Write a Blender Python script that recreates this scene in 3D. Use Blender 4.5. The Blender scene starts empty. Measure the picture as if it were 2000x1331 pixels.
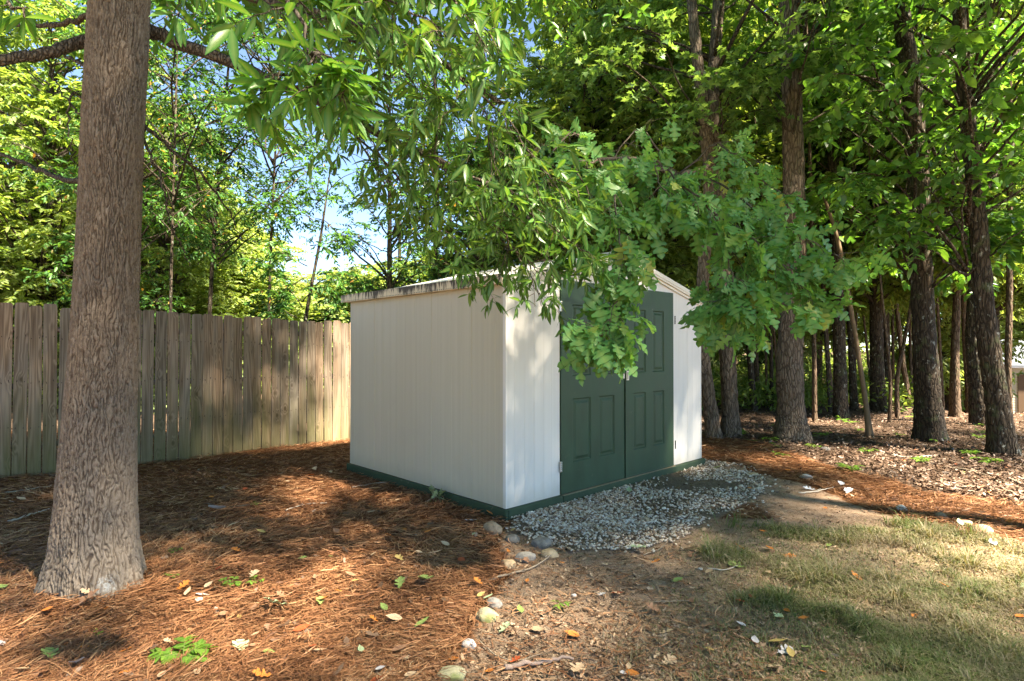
import bpy, math, random
import numpy as np
from mathutils import Vector, Matrix

C = bpy.context.scene.collection
SC = bpy.context.scene
RNG = np.random.default_rng(7)
random.seed(7)
R = math.radians

# ------------------------------------------------------------------ camera, world, sun, exposure
F, HZ, CH = 1132.0, 680.5, 1.5          # focal length and horizon in photo pixels, eye height in metres
cd = bpy.data.cameras.new("camera"); cam = bpy.data.objects.new("camera", cd); C.objects.link(cam)
cam.location = (0, 0, CH); cam.rotation_euler = (R(90.76), 0, 0)
cd.sensor_width = 36; cd.lens = F / 2000 * 36; cd.clip_start = 0.05; cd.clip_end = 2000
SC.camera = cam

SUN = Vector((0.60, -0.42, 0.95)).normalized()
w = bpy.data.worlds.new("World"); SC.world = w; w.use_nodes = True
nt = w.node_tree; bg = nt.nodes["Background"]
sky = nt.nodes.new("ShaderNodeTexSky"); sky.sky_type = 'NISHITA'; sky.sun_disc = False
sky.sun_elevation = math.asin(SUN.z); sky.sun_rotation = math.atan2(SUN.x, SUN.y)
sky.altitude = 2500; sky.air_density = 0.85; sky.dust_density = 0.05; sky.ozone_density = 6.0
nt.links.new(sky.outputs[0], bg.inputs[0]); bg.inputs[1].default_value = 0.07
sl = bpy.data.lights.new("sun", 'SUN'); sl.energy = 4.4; sl.angle = R(2.5); sl.color = (1.0, 0.97, 0.945)
so = bpy.data.objects.new("sun", sl); C.objects.link(so)
so.rotation_euler = SUN.to_track_quat('Z', 'Y').to_euler(); so.location = (8, -6, 14)
SC.view_settings.view_transform = 'Standard'; SC.view_settings.look = 'None'
SC.view_settings.gamma = 1; SC.view_settings.use_curve_mapping = False
SC.view_settings.exposure = 3.05
SC.view_settings.use_white_balance = True; SC.view_settings.white_balance_temperature = 8500; SC.view_settings.white_balance_tint = 8
cy = SC.cycles
cy.max_bounces = 10; cy.diffuse_bounces = 5; cy.glossy_bounces = 2; cy.transmission_bounces = 6
cy.use_denoising = True; cy.denoising_prefilter = 'NONE'; cy.denoising_input_passes = 'RGB_ALBEDO_NORMAL'; cy.caustics_reflective = False; cy.caustics_refractive = False
SC.render.filter_size = 1.15
cy.sample_clamp_indirect = 6.0

# ------------------------------------------------------------------ numeric helpers
def W(px, py, Y):
    return np.array([(px - 1000) / F * Y, Y, CH + (HZ - py) / F * Y])
def G(px, py):
    Y = F * CH / (py - HZ)
    return np.array([(px - 1000) / F * Y, Y])
def norm(v):
    v = np.asarray(v, float)
    return v / np.maximum(np.linalg.norm(v, axis=-1, keepdims=True), 1e-9)
def _h(ix, iy, s):
    n = (ix.astype(np.int64) * 374761393 + iy.astype(np.int64) * 668265263 + s * 1442695041) & 0xffffffff
    n = ((n ^ (n >> 13)) * 1274126177) & 0xffffffff
    return ((n ^ (n >> 16)) & 0xffff) / 65535.0
def vnoise(x, y, s=0):
    x = np.asarray(x, float); y = np.asarray(y, float)
    ix = np.floor(x); iy = np.floor(y); fx = x - ix; fy = y - iy
    fx = fx * fx * (3 - 2 * fx); fy = fy * fy * (3 - 2 * fy)
    a = _h(ix, iy, s); b = _h(ix + 1, iy, s); c = _h(ix, iy + 1, s); d = _h(ix + 1, iy + 1, s)
    return (a * (1 - fx) + b * fx) * (1 - fy) + (c * (1 - fx) + d * fx) * fy
def fbm(x, y, s=0, o=4):
    t = 0; a = 0.5; n = 0
    for k in range(o):
        t = t + a * vnoise(x * 2 ** k, y * 2 ** k, s + k * 17); n += a; a *= 0.5
    return t / n
def sstep(a, b, x):
    t = np.clip((x - a) / (b - a), 0, 1); return t * t * (3 - 2 * t)
def inpoly(x, y, poly):
    r = np.zeros(np.shape(x), bool); n = len(poly)
    for i in range(n):
        x1, y1 = poly[i]; x2, y2 = poly[(i + 1) % n]
        if y1 == y2: continue
        c = ((y1 > y) != (y2 > y)) & (x < (x2 - x1) * (y - y1) / (y2 - y1) + x1)
        r ^= c
    return r
def catmull(P, n):
    P = np.asarray(P, float)
    if len(P) == 2: return P[0] + np.linspace(0, 1, n)[:, None] * (P[1] - P[0])
    Q = np.vstack([2 * P[0] - P[1], P, 2 * P[-1] - P[-2]]); m = len(P) - 1
    u = np.linspace(0, m - 1e-6, n); i = u.astype(int); t = (u - i)[:, None]
    a, b, c, d = Q[i], Q[i + 1], Q[i + 2], Q[i + 3]
    return 0.5 * (2 * b + (c - a) * t + (2 * a - 5 * b + 4 * c - d) * t ** 2 + (3 * b - a - 3 * c + d) * t ** 3)

# ------------------------------------------------------------------ materials
def mat(name, rough=0.7, spec=0.3):
    m = bpy.data.materials.new(name); m.use_nodes = True
    n = m.node_tree; b = n.nodes["Principled BSDF"]
    b.inputs["Roughness"].default_value = rough; b.inputs["Specular IOR Level"].default_value = spec
    return m, n, b
def nd(n, t, **k):
    x = n.nodes.new(t)
    for a, v in k.items(): setattr(x, a, v)
    return x
def ramp(n, fac, stops, interp='LINEAR'):
    r = nd(n, "ShaderNodeValToRGB"); e = r.color_ramp.elements; r.color_ramp.interpolation = interp
    while len(e) < len(stops): e.new(0.5)
    for i, (p, c) in enumerate(stops):
        e[i].position = p; e[i].color = (c[0], c[1], c[2], 1) if hasattr(c, '__len__') else (c, c, c, 1)
    n.links.new(fac, r.inputs[0]); return r.outputs[0]
def noise(n, vec, scale, detail=4, rough=0.55, dist=0.0):
    x = nd(n, "ShaderNodeTexNoise"); x.inputs["Scale"].default_value = scale
    x.inputs["Detail"].default_value = detail; x.inputs["Roughness"].default_value = rough
    x.inputs["Distortion"].default_value = dist
    if vec is not None: n.links.new(vec, x.inputs["Vector"])
    return x.outputs["Fac"]
def mapping(n, scale=(1, 1, 1), loc=(0, 0, 0), rot=(0, 0, 0), src="Object"):
    tc = nd(n, "ShaderNodeTexCoord"); mp = nd(n, "ShaderNodeMapping")
    mp.inputs["Scale"].default_value = scale; mp.inputs["Location"].default_value = loc; mp.inputs["Rotation"].default_value = rot
    n.links.new(tc.outputs[src], mp.inputs["Vector"]); return mp.outputs[0]
def mixc(n, fac, a, b, mode='MIX'):
    x = nd(n, "ShaderNodeMix", data_type='RGBA', blend_type=mode)
    for sock, v in ((x.inputs[0], fac), (x.inputs[6], a), (x.inputs[7], b)):
        if isinstance(v, (int, float)): sock.default_value = v
        elif isinstance(v, tuple): sock.default_value = (v[0], v[1], v[2], 1)
        else: n.links.new(v, sock)
    return x.outputs[2]
def mth(n, op, a, b=None):
    x = nd(n, "ShaderNodeMath", operation=op)
    for s, v in ((x.inputs[0], a), (x.inputs[1], b)):
        if v is None: continue
        if isinstance(v, (int, float)): s.default_value = v
        else: n.links.new(v, s)
    return x.outputs[0]
def bump(n, b, h, strength=0.5, dist=0.01):
    x = nd(n, "ShaderNodeBump"); x.inputs["Strength"].default_value = strength; x.inputs["Distance"].default_value = dist
    n.links.new(h, x.inputs["Height"]); n.links.new(x.outputs[0], b.inputs["Normal"])
def attr(n, name, out="Fac"):
    a = nd(n, "ShaderNodeAttribute"); a.attribute_name = name; return a.outputs[out]

def leaf_mat(name, stops, trans=0.4, tcol=1.5, rough=0.4, vein=False):
    m, n, b = mat(name, rough, 0.35)
    col = ramp(n, attr(n, "rnd"), stops)
    if vein:
        v = attr(n, "vein"); col = mixc(n, mth(n, 'MULTIPLY', v, 0.45), col, (0.30, 0.38, 0.12))
    n.links.new(col, b.inputs["Base Color"])
    tr = nd(n, "ShaderNodeBsdfTranslucent")
    tc = mixc(n, 1.0, col, (tcol * 1.1, tcol, tcol * 0.45), 'MULTIPLY'); n.links.new(tc, tr.inputs["Color"])
    mx = nd(n, "ShaderNodeMixShader"); mx.inputs[0].default_value = trans
    n.links.new(b.outputs[0], mx.inputs[1]); n.links.new(tr.outputs[0], mx.inputs[2])
    n.links.new(mx.outputs[0], n.nodes["Material Output"].inputs["Surface"])
    return m
def ramp_mat(name, stops, rough=0.8, spec=0.2, interp='LINEAR', tex=None):
    m, n, b = mat(name, rough, spec)
    col = ramp(n, attr(n, "rnd"), stops, interp)
    if tex:
        col = mixc(n, 0.5, col, ramp(n, noise(n, mapping(n), tex), [(0.3, 0.35), (0.7, 1.0)]), 'MULTIPLY')
    n.links.new(col, b.inputs["Base Color"]); return m
def plain(name, c, rough=0.6, spec=0.3, metal=0.0, var=0.12, scale=30):
    m, n, b = mat(name, rough, spec); b.inputs["Metallic"].default_value = metal
    col = mixc(n, noise(n, mapping(n), scale), tuple(x * (1 - var) for x in c), tuple(min(1, x * (1 + var)) for x in c))
    n.links.new(col, b.inputs["Base Color"]); return m
def bark_mat(name, dark, mid, light, sx=26, sz=7, lichen=0.0, strength=0.9, moss=0.0, dist=0.02):
    m, n, b = mat(name, 0.9, 0.15)
    vec = mapping(n, (sx, sx, sz))
    nz = nd(n, "ShaderNodeTexNoise"); nz.inputs["Scale"].default_value = 0.6; nz.inputs["Detail"].default_value = 3
    n.links.new(vec, nz.inputs["Vector"])
    wv = nd(n, "ShaderNodeVectorMath", operation='MULTIPLY_ADD')
    n.links.new(nz.outputs["Color"], wv.inputs[0]); wv.inputs[1].default_value = (1.6, 1.6, 1.6); n.links.new(vec, wv.inputs[2])
    vo = nd(n, "ShaderNodeTexVoronoi", feature='DISTANCE_TO_EDGE'); vo.inputs["Scale"].default_value = 1.0
    n.links.new(wv.outputs[0], vo.inputs["Vector"])
    h = ramp(n, vo.outputs["Distance"], [(0.0, 0.0), (0.16, 0.75), (0.45, 1.0)])
    fine = noise(n, mapping(n, (1, 1, 0.35)), 90, 5, 0.65)
    big = noise(n, mapping(n, (1, 1, 0.5)), 3.5, 3)
    c = ramp(n, fine, [(0.3, mid), (0.75, light)])
    c = mixc(n, ramp(n, h, [(0.1, 0.85), (0.75, 0.0)]), c, dark)
    c = mixc(n, ramp(n, big, [(0.35, 0.45), (0.7, 0.0)]), c, mid)
    if moss > 0:
        ms = ramp(n, noise(n, mapping(n), 5, 5), [(0.62 - moss * 0.3, 0.0), (0.8 - moss * 0.2, 0.8)])
        c = mixc(n, ms, c, (0.10, 0.13, 0.06))
    if lichen > 0:
        ls = ramp(n, noise(n, mapping(n, (1, 1, 0.7)), 14, 6, 0.7), [(0.66 - lichen * 0.2, 0.0), (0.72 - lichen * 0.15, 0.9)])
        c = mixc(n, ls, c, (0.36, 0.37, 0.33))
    n.links.new(c, b.inputs["Base Color"])
    bump(n, b, mth(n, 'ADD', h, mth(n, 'MULTIPLY', fine, 0.35)), strength, dist)
    return m

# ------------------------------------------------------------------ mesh building
class MB:
    """Collects vertices and faces; build() links them as ONE mesh object."""
    def __init__(s): s.v = []; s.f = []; s.n = 0; s.mi = []; s.sm = []
    def add(s, v, f, mi=0, smooth=False):
        v = np.asarray(v, float); s.v.append(v)
        for q in f: s.f.append([i + s.n for i in q]); s.mi.append(mi); s.sm.append(smooth)
        s.n += len(v)
    def box(s, lo, hi, mi=0, bev=0.0):
        x0, y0, z0 = lo; x1, y1, z1 = hi
        if bev <= 0:
            s.add([(x0,y0,z0),(x1,y0,z0),(x1,y1,z0),(x0,y1,z0),(x0,y0,z1),(x1,y0,z1),(x1,y1,z1),(x0,y1,z1)],
                  [(0,3,2,1),(4,5,6,7),(0,1,5,4),(1,2,6,5),(2,3,7,6),(3,0,4,7)], mi)
            return
        b = bev; V = []; idx = {}
        for i, (x, sx) in enumerate(((x0, 1), (x1, -1))):
            for j, (y, sy) in enumerate(((y0, 1), (y1, -1))):
                for k, (z, sz) in enumerate(((z0, 1), (z1, -1))):
                    for a, p in enumerate(((x, y + sy * b, z + sz * b), (x + sx * b, y, z + sz * b), (x + sx * b, y + sy * b, z))):
                        idx[(i, j, k, a)] = len(V); V.append(p)
        g = lambda *a: idx[a]
        Fc = []
        Fc += [(g(0,0,0,0),g(0,0,1,0),g(0,1,1,0),g(0,1,0,0)),(g(1,0,0,0),g(1,1,0,0),g(1,1,1,0),g(1,0,1,0)),
               (g(0,0,0,1),g(1,0,0,1),g(1,0,1,1),g(0,0,1,1)),(g(0,1,0,1),g(0,1,1,1),g(1,1,1,1),g(1,1,0,1)),
               (g(0,0,0,2),g(0,1,0,2),g(1,1,0,2),g(1,0,0,2)),(g(0,0,1,2),g(1,0,1,2),g(1,1,1,2),g(0,1,1,2))]
        for j in (0, 1):
            for k in (0, 1): Fc.append((g(0,j,k,1),g(1,j,k,1),g(1,j,k,2),g(0,j,k,2)))
        for i in (0, 1):
            for k in (0, 1): Fc.append((g(i,0,k,0),g(i,1,k,0),g(i,1,k,2),g(i,0,k,2)))
            for j in (0, 1): Fc.append((g(i,j,0,0),g(i,j,1,0),g(i,j,1,1),g(i,j,0,1)))
            for j in (0, 1):
                for k in (0, 1): Fc.append((g(i,j,k,0),g(i,j,k,1),g(i,j,k,2)))
        s.add(V, Fc, mi)
    def prism(s, pts, y0, y1, mi=0):
        """pts: outline (x, z); extruded from y0 to y1"""
        n = len(pts); V = [(p[0], y0, p[1]) for p in pts] + [(p[0], y1, p[1]) for p in pts]
        s.add(V, [tuple(range(n)), tuple(range(2 * n - 1, n - 1, -1))] + [(i, i + n, (i + 1) % n + n, (i + 1) % n) for i in range(n)], mi)
    def tube(s, P, rad, k=6, mi=0, cap=True):
        P = np.asarray(P, float); n = len(P); rad = np.broadcast_to(rad, (n,))
        T = norm(np.gradient(P, axis=0)); ref = np.array([0.31, 0.95, 0.05]) if abs(T[0][2]) > 0.7 else np.array([0.03, 0.05, 1.0])
        A = norm(np.cross(T, ref)); B = np.cross(T, A)
        a = np.linspace(0, 2 * math.pi, k, endpoint=False)
        V = P[:, None] + rad[:, None, None] * (np.cos(a)[None, :, None] * A[:, None] + np.sin(a)[None, :, None] * B[:, None])
        f = [(i * k + j, i * k + (j + 1) % k, (i + 1) * k + (j + 1) % k, (i + 1) * k + j) for i in range(n - 1) for j in range(k)]
        if cap: f += [tuple(range(k - 1, -1, -1)), tuple((n - 1) * k + j for j in range(k))]
        s.add(V.reshape(-1, 3), f, mi, True)
    def build(s, name, mats, parent=None, fix=True):
        me = bpy.data.meshes.new(name)
        me.from_pydata(np.vstack(s.v).tolist(), [], s.f)
        for m in (mats if isinstance(mats, (list, tuple)) else [mats]): me.materials.append(m)
        me.polygons.foreach_set("material_index", s.mi); me.polygons.foreach_set("use_smooth", s.sm)
        if fix:
            import bmesh
            bm = bmesh.new(); bm.from_mesh(me); bmesh.ops.recalc_face_normals(bm, faces=bm.faces); bm.to_mesh(me); bm.free()
        me.update()
        return link(name, me, parent)
def link(name, me, parent=None):
    o = bpy.data.objects.new(name, me); C.objects.link(o); o.parent = parent; return o
def np_mesh(name, V, faces_idx, sizes, mats, attrs=None, smooth=True):
    """fast mesh from flat loop indices and face sizes"""
    me = bpy.data.meshes.new(name); me.vertices.add(len(V)); me.vertices.foreach_set("co", np.asarray(V, np.float32).ravel())
    me.loops.add(len(faces_idx)); me.loops.foreach_set("vertex_index", np.asarray(faces_idx, np.int32))
    st = np.concatenate([[0], np.cumsum(sizes)[:-1]]).astype(np.int32)
    me.polygons.add(len(sizes)); me.polygons.foreach_set("loop_start", st)
    me.polygons.foreach_set("use_smooth", np.full(len(sizes), smooth, bool))
    me.update(calc_edges=True)
    for k, (dom, val) in (attrs or {}).items():
        a = me.attributes.new(k, 'FLOAT', dom); a.data.foreach_set("value", np.asarray(val, np.float32))
    for m in (mats if isinstance(mats, (list, tuple)) else [mats]): me.materials.append(m)
    return me

# leaf templates: verts (x along, y across, z up), faces, vein weight per vert
def tpl_strip(xs, ys, droop=0.2, fold=0.25, midx=None, wav=0.0):
    xs = np.asarray(xs, float); ys = np.asarray(ys, float); mx = np.maximum.accumulate(xs) if midx is None else midx
    n = len(xs); V = []; ve = []
    for i in range(n): V.append((mx[i], 0, -droop * mx[i] ** 2)); ve.append(1)
    for sg in (1, -1):
        for i in range(n):
            V.append((xs[i], sg * ys[i], -droop * xs[i] ** 2 + fold * ys[i] + wav * math.sin(i * 2.1 + sg))); ve.append(0)
    Fc = []
    for s_ in (0, 1):
        o = n * (1 + s_)
        for i in range(n - 1):
            q = (i, i + 1, o + i + 1, o + i) if s_ == 0 else (i, o + i, o + i + 1, i + 1)
            Fc.append(q)
    return np.array(V), Fc, np.array(ve, float)
T_RHOMB = (np.array([(0,0,0),(.32,.2,.05),(.72,.16,.0),(1,0,-.16),(.72,-.16,.0),(.32,-.2,.05)]), [(0,1,2,3),(0,3,4,5)], np.array([1,0,0,1,0,0.]))
T_TRI = (np.array([(0,0,0),(.5,.28,.04),(1,0,-.12),(.5,-.28,.04)]), [(0,1,2),(0,2,3)], np.array([1,0,1,0.]))
T_BROAD = tpl_strip([0, .15, .4, .7, 1], [.0, .17, .26, .19, 0], 0.22, 0.2)
T_LANCE = tpl_strip([0, .12, .35, .65, .85, 1], [.008, .06, .12, .115, .06, 0], 0.22, 0.3)
T_OAK = tpl_strip([0, .10, .17, .24, .28, .38, .44, .52, .56, .53, .62, .70, .79, .80, .77, .86, .93, 1.0],
                  [.01, .02, .14, .17, .10, .11, .27, .33, .28, .13, .14, .30, .29, .22, .12, .15, .12, 0], 0.28, 0.18, wav=0.02)
_st = [(0, .02), (.02, .2), (-.12, .48), (.2, .3), (.33, .28), (.5, .52), (.55, .2), (.72, .14), (1.0, 0)]
T_STAR = tpl_strip([p[0] for p in _st], [p[1] for p in _st], 0.15, 0.12)

class Leaves:
    def __init__(s): s.p = []; s.d = []; s.n = []; s.s = []; s.r = []
    def add(s, p, d, n, sz, r=None):
        p = np.atleast_2d(p); m = len(p)
        s.p.append(p); s.d.append(np.broadcast_to(d, (m, 3))); s.n.append(np.broadcast_to(n, (m, 3)))
        s.s.append(np.broadcast_to(sz, (m,))); s.r.append(RNG.random(m) if r is None else np.broadcast_to(r, (m,)))
    def mesh(s, name, tpl, m, vein=False):
        p = np.vstack(s.p); X = norm(np.vstack(s.d)); N = np.vstack(s.n); sz = np.concatenate(s.s); r = np.concatenate(s.r)
        Y = norm(np.cross(N, X)); Z = np.cross(X, Y)
        tv, tf, ve = tpl; k = len(tv); M = len(p)
        V = p[:, None] + sz[:, None, None] * (tv[None, :, 0:1] * X[:, None] + tv[None, :, 1:2] * Y[:, None] + tv[None, :, 2:3] * Z[:, None])
        fi = np.concatenate([np.array(f) for f in tf]); idx = (np.arange(M)[:, None] * k + fi[None]).ravel()
        sizes = np.tile([len(f) for f in tf], M)
        at = {"rnd": ('FACE', np.repeat(r, len(tf)))}
        if vein: at["vein"] = ('POINT', np.tile(ve, M))
        return np_mesh(name, V.reshape(-1, 3), idx, sizes, m, at)
def rv(n=None): return RNG.normal(size=3 if n is None else (n, 3))

def thing(name, label, cat, loc=(0, 0, 0), rz=0.0, group=None, kind=None):
    o = bpy.data.objects.new(name, None); C.objects.link(o); o.empty_display_size = 0.1
    o.location = loc; o.rotation_euler = (0, 0, rz); return tag(o, label, cat, group, kind)
def tag(o, label, cat, group=None, kind=None):
    o["label"] = label; o["category"] = cat
    if group: o["group"] = group
    if kind: o["kind"] = kind
    return o

# ------------------------------------------------------------------ terrain and its zones (all in metres on the ground)
def gz(x, y):
    x = np.asarray(x, float); y = np.asarray(y, float)
    near = 0.035 * (fbm(x * 0.7, y * 0.7, 3, 3) - 0.5) + 0.022 * (fbm(x * 3.1, y * 3.1, 5, 3) - 0.5)
    flat = sstep(0.0, 0.8, np.hypot((x - 0.3) / 2.9, (y - 7.3) / 2.7) - 0.6)
    far = 0.25 * (fbm(x * 0.15, y * 0.15, 8, 3) - 0.5) * sstep(11, 20, np.hypot(x, y))
    drop = -np.clip(y - 13.5, 0, 14) * 0.122 * sstep(0.66, 0.78, x / np.maximum(y, 0.1)) * (y > 0)
    mound = 0.05 * np.exp(-((x + 2.62) ** 2 + (y - 3.75) ** 2) / 0.35)
    return near * (0.25 + 0.75 * flat) + far + drop + mound
PG = lambda L: [tuple(G(*p)) for p in L]
GRAVEL = PG([(985, 1012), (1100, 975), (1370, 900), (1440, 908), (1500, 940), (1480, 972), (1405, 1008), (1330, 1040), (1255, 1070), (1150, 1074), (1060, 1060), (1010, 1040)])
EDGE = [(-0.30, -2.0), (-0.30, 2.0), (-0.28, 2.72), (-0.22, 3.0), (-0.12, 3.4), (0.02, 3.9), (-0.05, 4.4), (-0.05, 5.1)]
BAND_T = [(2.9, 10.6), (3.95, 9.4), (4.05, 7.6), (4.35, 6.1), (4.9, 5.45), (7.5, 4.3), (12, 3.0)]
BAND_B = [(2.35, 7.5), (3.0, 6.9), (3.25, 6.4), (3.35, 5.3), (3.6, 4.7), (4.0, 4.35), (6.5, 3.1), (12, 1.4)]
BAND = BAND_B + BAND_T[::-1]
def zones(x, y):
    """weights: straw, gravel, grass, litter (rest is bare dirt)"""
    x = np.asarray(x, float); y = np.asarray(y, float)
    wx = x + 0.20 * (fbm(x * 3, y * 3, 21, 3) - 0.5); wy = y + 0.20 * (fbm(x * 3, y * 3, 33, 3) - 0.5)
    ex = np.interp(wy, [e[1] for e in EDGE], [e[0] for e in EDGE])
    straw = ((wx < ex) & (wy < 5.3) & (wy > 0.6)) | ((wy >= 5.15) & (wx < 2.3))
    straw |= inpoly(wx, wy, BAND)
    tb = np.interp(wx, [b[0] for b in BAND_T], [b[1] for b in BAND_T])
    litter = ((wx > 2.9) & (wy > tb)) | (wy > 10.5)
    gravel = inpoly(wx, wy, GRAVEL)
    straw = straw & ~litter & ~gravel
    # grass: lower right, patchy
    gm = sstep(0.6, 2.1, x + 0.9 * (fbm(x * 1.3, y * 1.3, 41, 3) - 0.5) + (3.2 - y) * 0.22) * sstep(0, 0.5, 5.0 - y + (x - 1.4) * 0.1)
    gm = np.maximum(gm, sstep(0.9, 0.3, y))  # pale lawn behind the camera, put in to bounce sunlight forward
    grass = gm * (~straw) * (~gravel) * (~litter)
    return straw.astype(float), gravel.astype(float), grass, litter.astype(float)

def axis(lo, hi, a, b, fine, coarse):
    L = [a]
    while L[-1] < b: L.append(L[-1] + fine)
    s = fine; x = L[-1]
    while x < hi: s = min(s * 1.18, coarse); x += s; L.append(x)
    s = fine; x = L[0]
    while x > lo: s = min(s * 1.18, coarse); x -= s; L.insert(0, x)
    return np.array(L)
ax = axis(-150, 150, -6.5, 7.5, 0.04, 10); ay = axis(-60, 260, 1.3, 10.5, 0.04, 10)
gx, gy = np.meshgrid(ax, ay); nx, ny = len(ax), len(ay)
gzv = gz(gx, gy)
Z = zones(gx, gy)
gzv = gzv + 0.012 * (Z[1]) + 0.006 * (fbm(gx * 14, gy * 14, 9, 3) - 0.5)
I = np.arange(nx * ny).reshape(ny, nx)
fc = np.stack([I[:-1, :-1], I[:-1, 1:], I[1:, 1:], I[1:, :-1]], -1).reshape(-1)
m, n, b = mat("ground_soil", 0.95, 0.1)
v = mapping(n)
dirt = ramp(n, noise(n, v, 9, 8, 0.7), [(0.25, (0.25, 0.165, 0.11)), (0.5, (0.41, 0.29, 0.205)), (0.75, (0.55, 0.42, 0.32))])
dirt = mixc(n, ramp(n, noise(n, v, 140, 4, 0.7), [(0.35, 0.8), (0.55, 0.0)]), dirt, (0.15, 0.085, 0.05))
needle = noise(n, mapping(n, (7, 60, 1), rot=(0, 0, 0.5)), 1.0, 6, 0.7, 1.2)
needle2 = noise(n, mapping(n, (60, 8, 1), rot=(0, 0, 0.3)), 1.0, 6, 0.7, 1.2)
st = ramp(n, mth(n, 'MULTIPLY', mth(n, 'ADD', needle, needle2), 0.5), [(0.32, (0.035, 0.014, 0.007)), (0.5, (0.15, 0.062, 0.027)), (0.68, (0.30, 0.145, 0.07))])
lit = ramp(n, noise(n, v, 26, 6, 0.7), [(0.3, (0.035, 0.022, 0.015)), (0.5, (0.11, 0.07, 0.048)), (0.7, (0.24, 0.17, 0.13))])
grv = ramp(n, noise(n, v, 45, 5, 0.7), [(0.3, (0.09, 0.065, 0.045)), (0.7, (0.30, 0.24, 0.18))])
gr = ramp(n, noise(n, v, 20, 6, 0.7), [(0.3, (0.22, 0.17, 0.10)), (0.6, (0.38, 0.31, 0.20)), (0.75, (0.34, 0.33, 0.17))])
c = mixc(n, mth(n, 'MULTIPLY', attr(n, "w_grass"), 0.75), dirt, gr)
c = mixc(n, attr(n, "w_gravel"), c, grv); c = mixc(n, attr(n, "w_straw"), c, st); c = mixc(n, attr(n, "w_litter"), c, lit)
n.links.new(c, b.inputs["Base Color"])
bump(n, b, mth(n, 'ADD', noise(n, v, 35, 8, 0.75), mth(n, 'MULTIPLY', noise(n, v, 190, 4, 0.6), 0.4)), 0.9, 0.03)
me = np_mesh("ground", np.stack([gx, gy, gzv], -1).reshape(-1, 3), fc, np.full((nx - 1) * (ny - 1), 4), m,
             {"w_straw": ('POINT', Z[0].ravel()), "w_gravel": ('POINT', Z[1].ravel()), "w_grass": ('POINT', Z[2].ravel()), "w_litter": ('POINT', Z[3].ravel())})
tag(link("ground", me), "bare tan dirt and soil under the straw, gravel and grass", "ground", kind="structure")

# ------------------------------------------------------------------ shed
CX, CY = -0.054, 5.11                       # near corner
U = np.array([0.7246, 0.6892]); V_ = np.array([-0.6892, 0.7246])    # along front, along side
LF, LS, ZB, ZE, ZP = 3.43, 2.82, 0.087, 2.10, 2.56
shed = thing("garden_shed", "white panelled garden shed with green double doors and shallow gable roof beside the fence", "shed", (CX, CY, 0), math.atan2(U[1], U[0]))
# local axes: +x along the front, +y into the side, z up
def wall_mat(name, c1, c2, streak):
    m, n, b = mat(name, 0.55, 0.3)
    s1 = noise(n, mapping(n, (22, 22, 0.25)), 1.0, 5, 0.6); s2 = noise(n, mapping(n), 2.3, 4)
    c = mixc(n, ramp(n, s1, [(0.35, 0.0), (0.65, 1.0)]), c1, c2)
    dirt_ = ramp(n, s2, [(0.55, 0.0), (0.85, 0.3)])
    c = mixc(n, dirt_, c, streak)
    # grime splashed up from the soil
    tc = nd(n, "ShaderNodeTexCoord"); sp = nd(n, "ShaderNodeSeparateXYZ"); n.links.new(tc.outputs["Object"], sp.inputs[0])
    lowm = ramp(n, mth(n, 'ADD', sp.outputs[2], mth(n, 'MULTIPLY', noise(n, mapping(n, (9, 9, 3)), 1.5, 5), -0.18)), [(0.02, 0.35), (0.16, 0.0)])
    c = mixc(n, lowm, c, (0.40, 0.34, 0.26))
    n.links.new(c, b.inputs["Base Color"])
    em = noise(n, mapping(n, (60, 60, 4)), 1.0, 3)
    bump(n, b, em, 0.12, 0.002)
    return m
M_WALL = wall_mat("shed_wall_vinyl_shaded", (0.53, 0.485, 0.385), (0.57, 0.525, 0.425), (0.46, 0.42, 0.35))  # same vinyl as the front; shade put into its darker cream
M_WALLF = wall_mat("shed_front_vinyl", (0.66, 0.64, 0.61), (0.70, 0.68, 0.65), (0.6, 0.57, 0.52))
def rect_wall(mb, x0, x1, z0, z1f, y, thick, ribs):
    pass
# side wall facing the camera's left (x=0 plane) with ribs and raised seams
mb = MB()
mb.box((0.004, 0.03, ZB), (0.05, LS, ZE + 0.01))
rng = random.Random(3)
yy = 0.0; ribs = []
for k in range(1, 40):
    y = k * LS / 17.6
    if y > LS - 0.05: break
    wdt, d = (0.004, 0.004) if k in (3, 7, 14) else (0.014, 0.0010 + 0.0008 * (k % 2))
    mb.box((0.004 - d, y - wdt, ZB + 0.002), (0.006, y + wdt, ZE - 0.005), 0, 0.0009)
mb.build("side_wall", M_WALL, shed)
# back and far side walls
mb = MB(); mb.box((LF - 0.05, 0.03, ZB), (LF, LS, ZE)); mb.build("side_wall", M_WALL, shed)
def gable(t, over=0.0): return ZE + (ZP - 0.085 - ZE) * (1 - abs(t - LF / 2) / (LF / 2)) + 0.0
mb = MB(); mb.prism([(0.05, ZB), (LF - 0.05, ZB), (LF - 0.05, ZE), (LF / 2, gable(LF / 2)), (0.05, ZE)], LS - 0.04, LS); mb.build("back_wall", M_WALL, shed)
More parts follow.
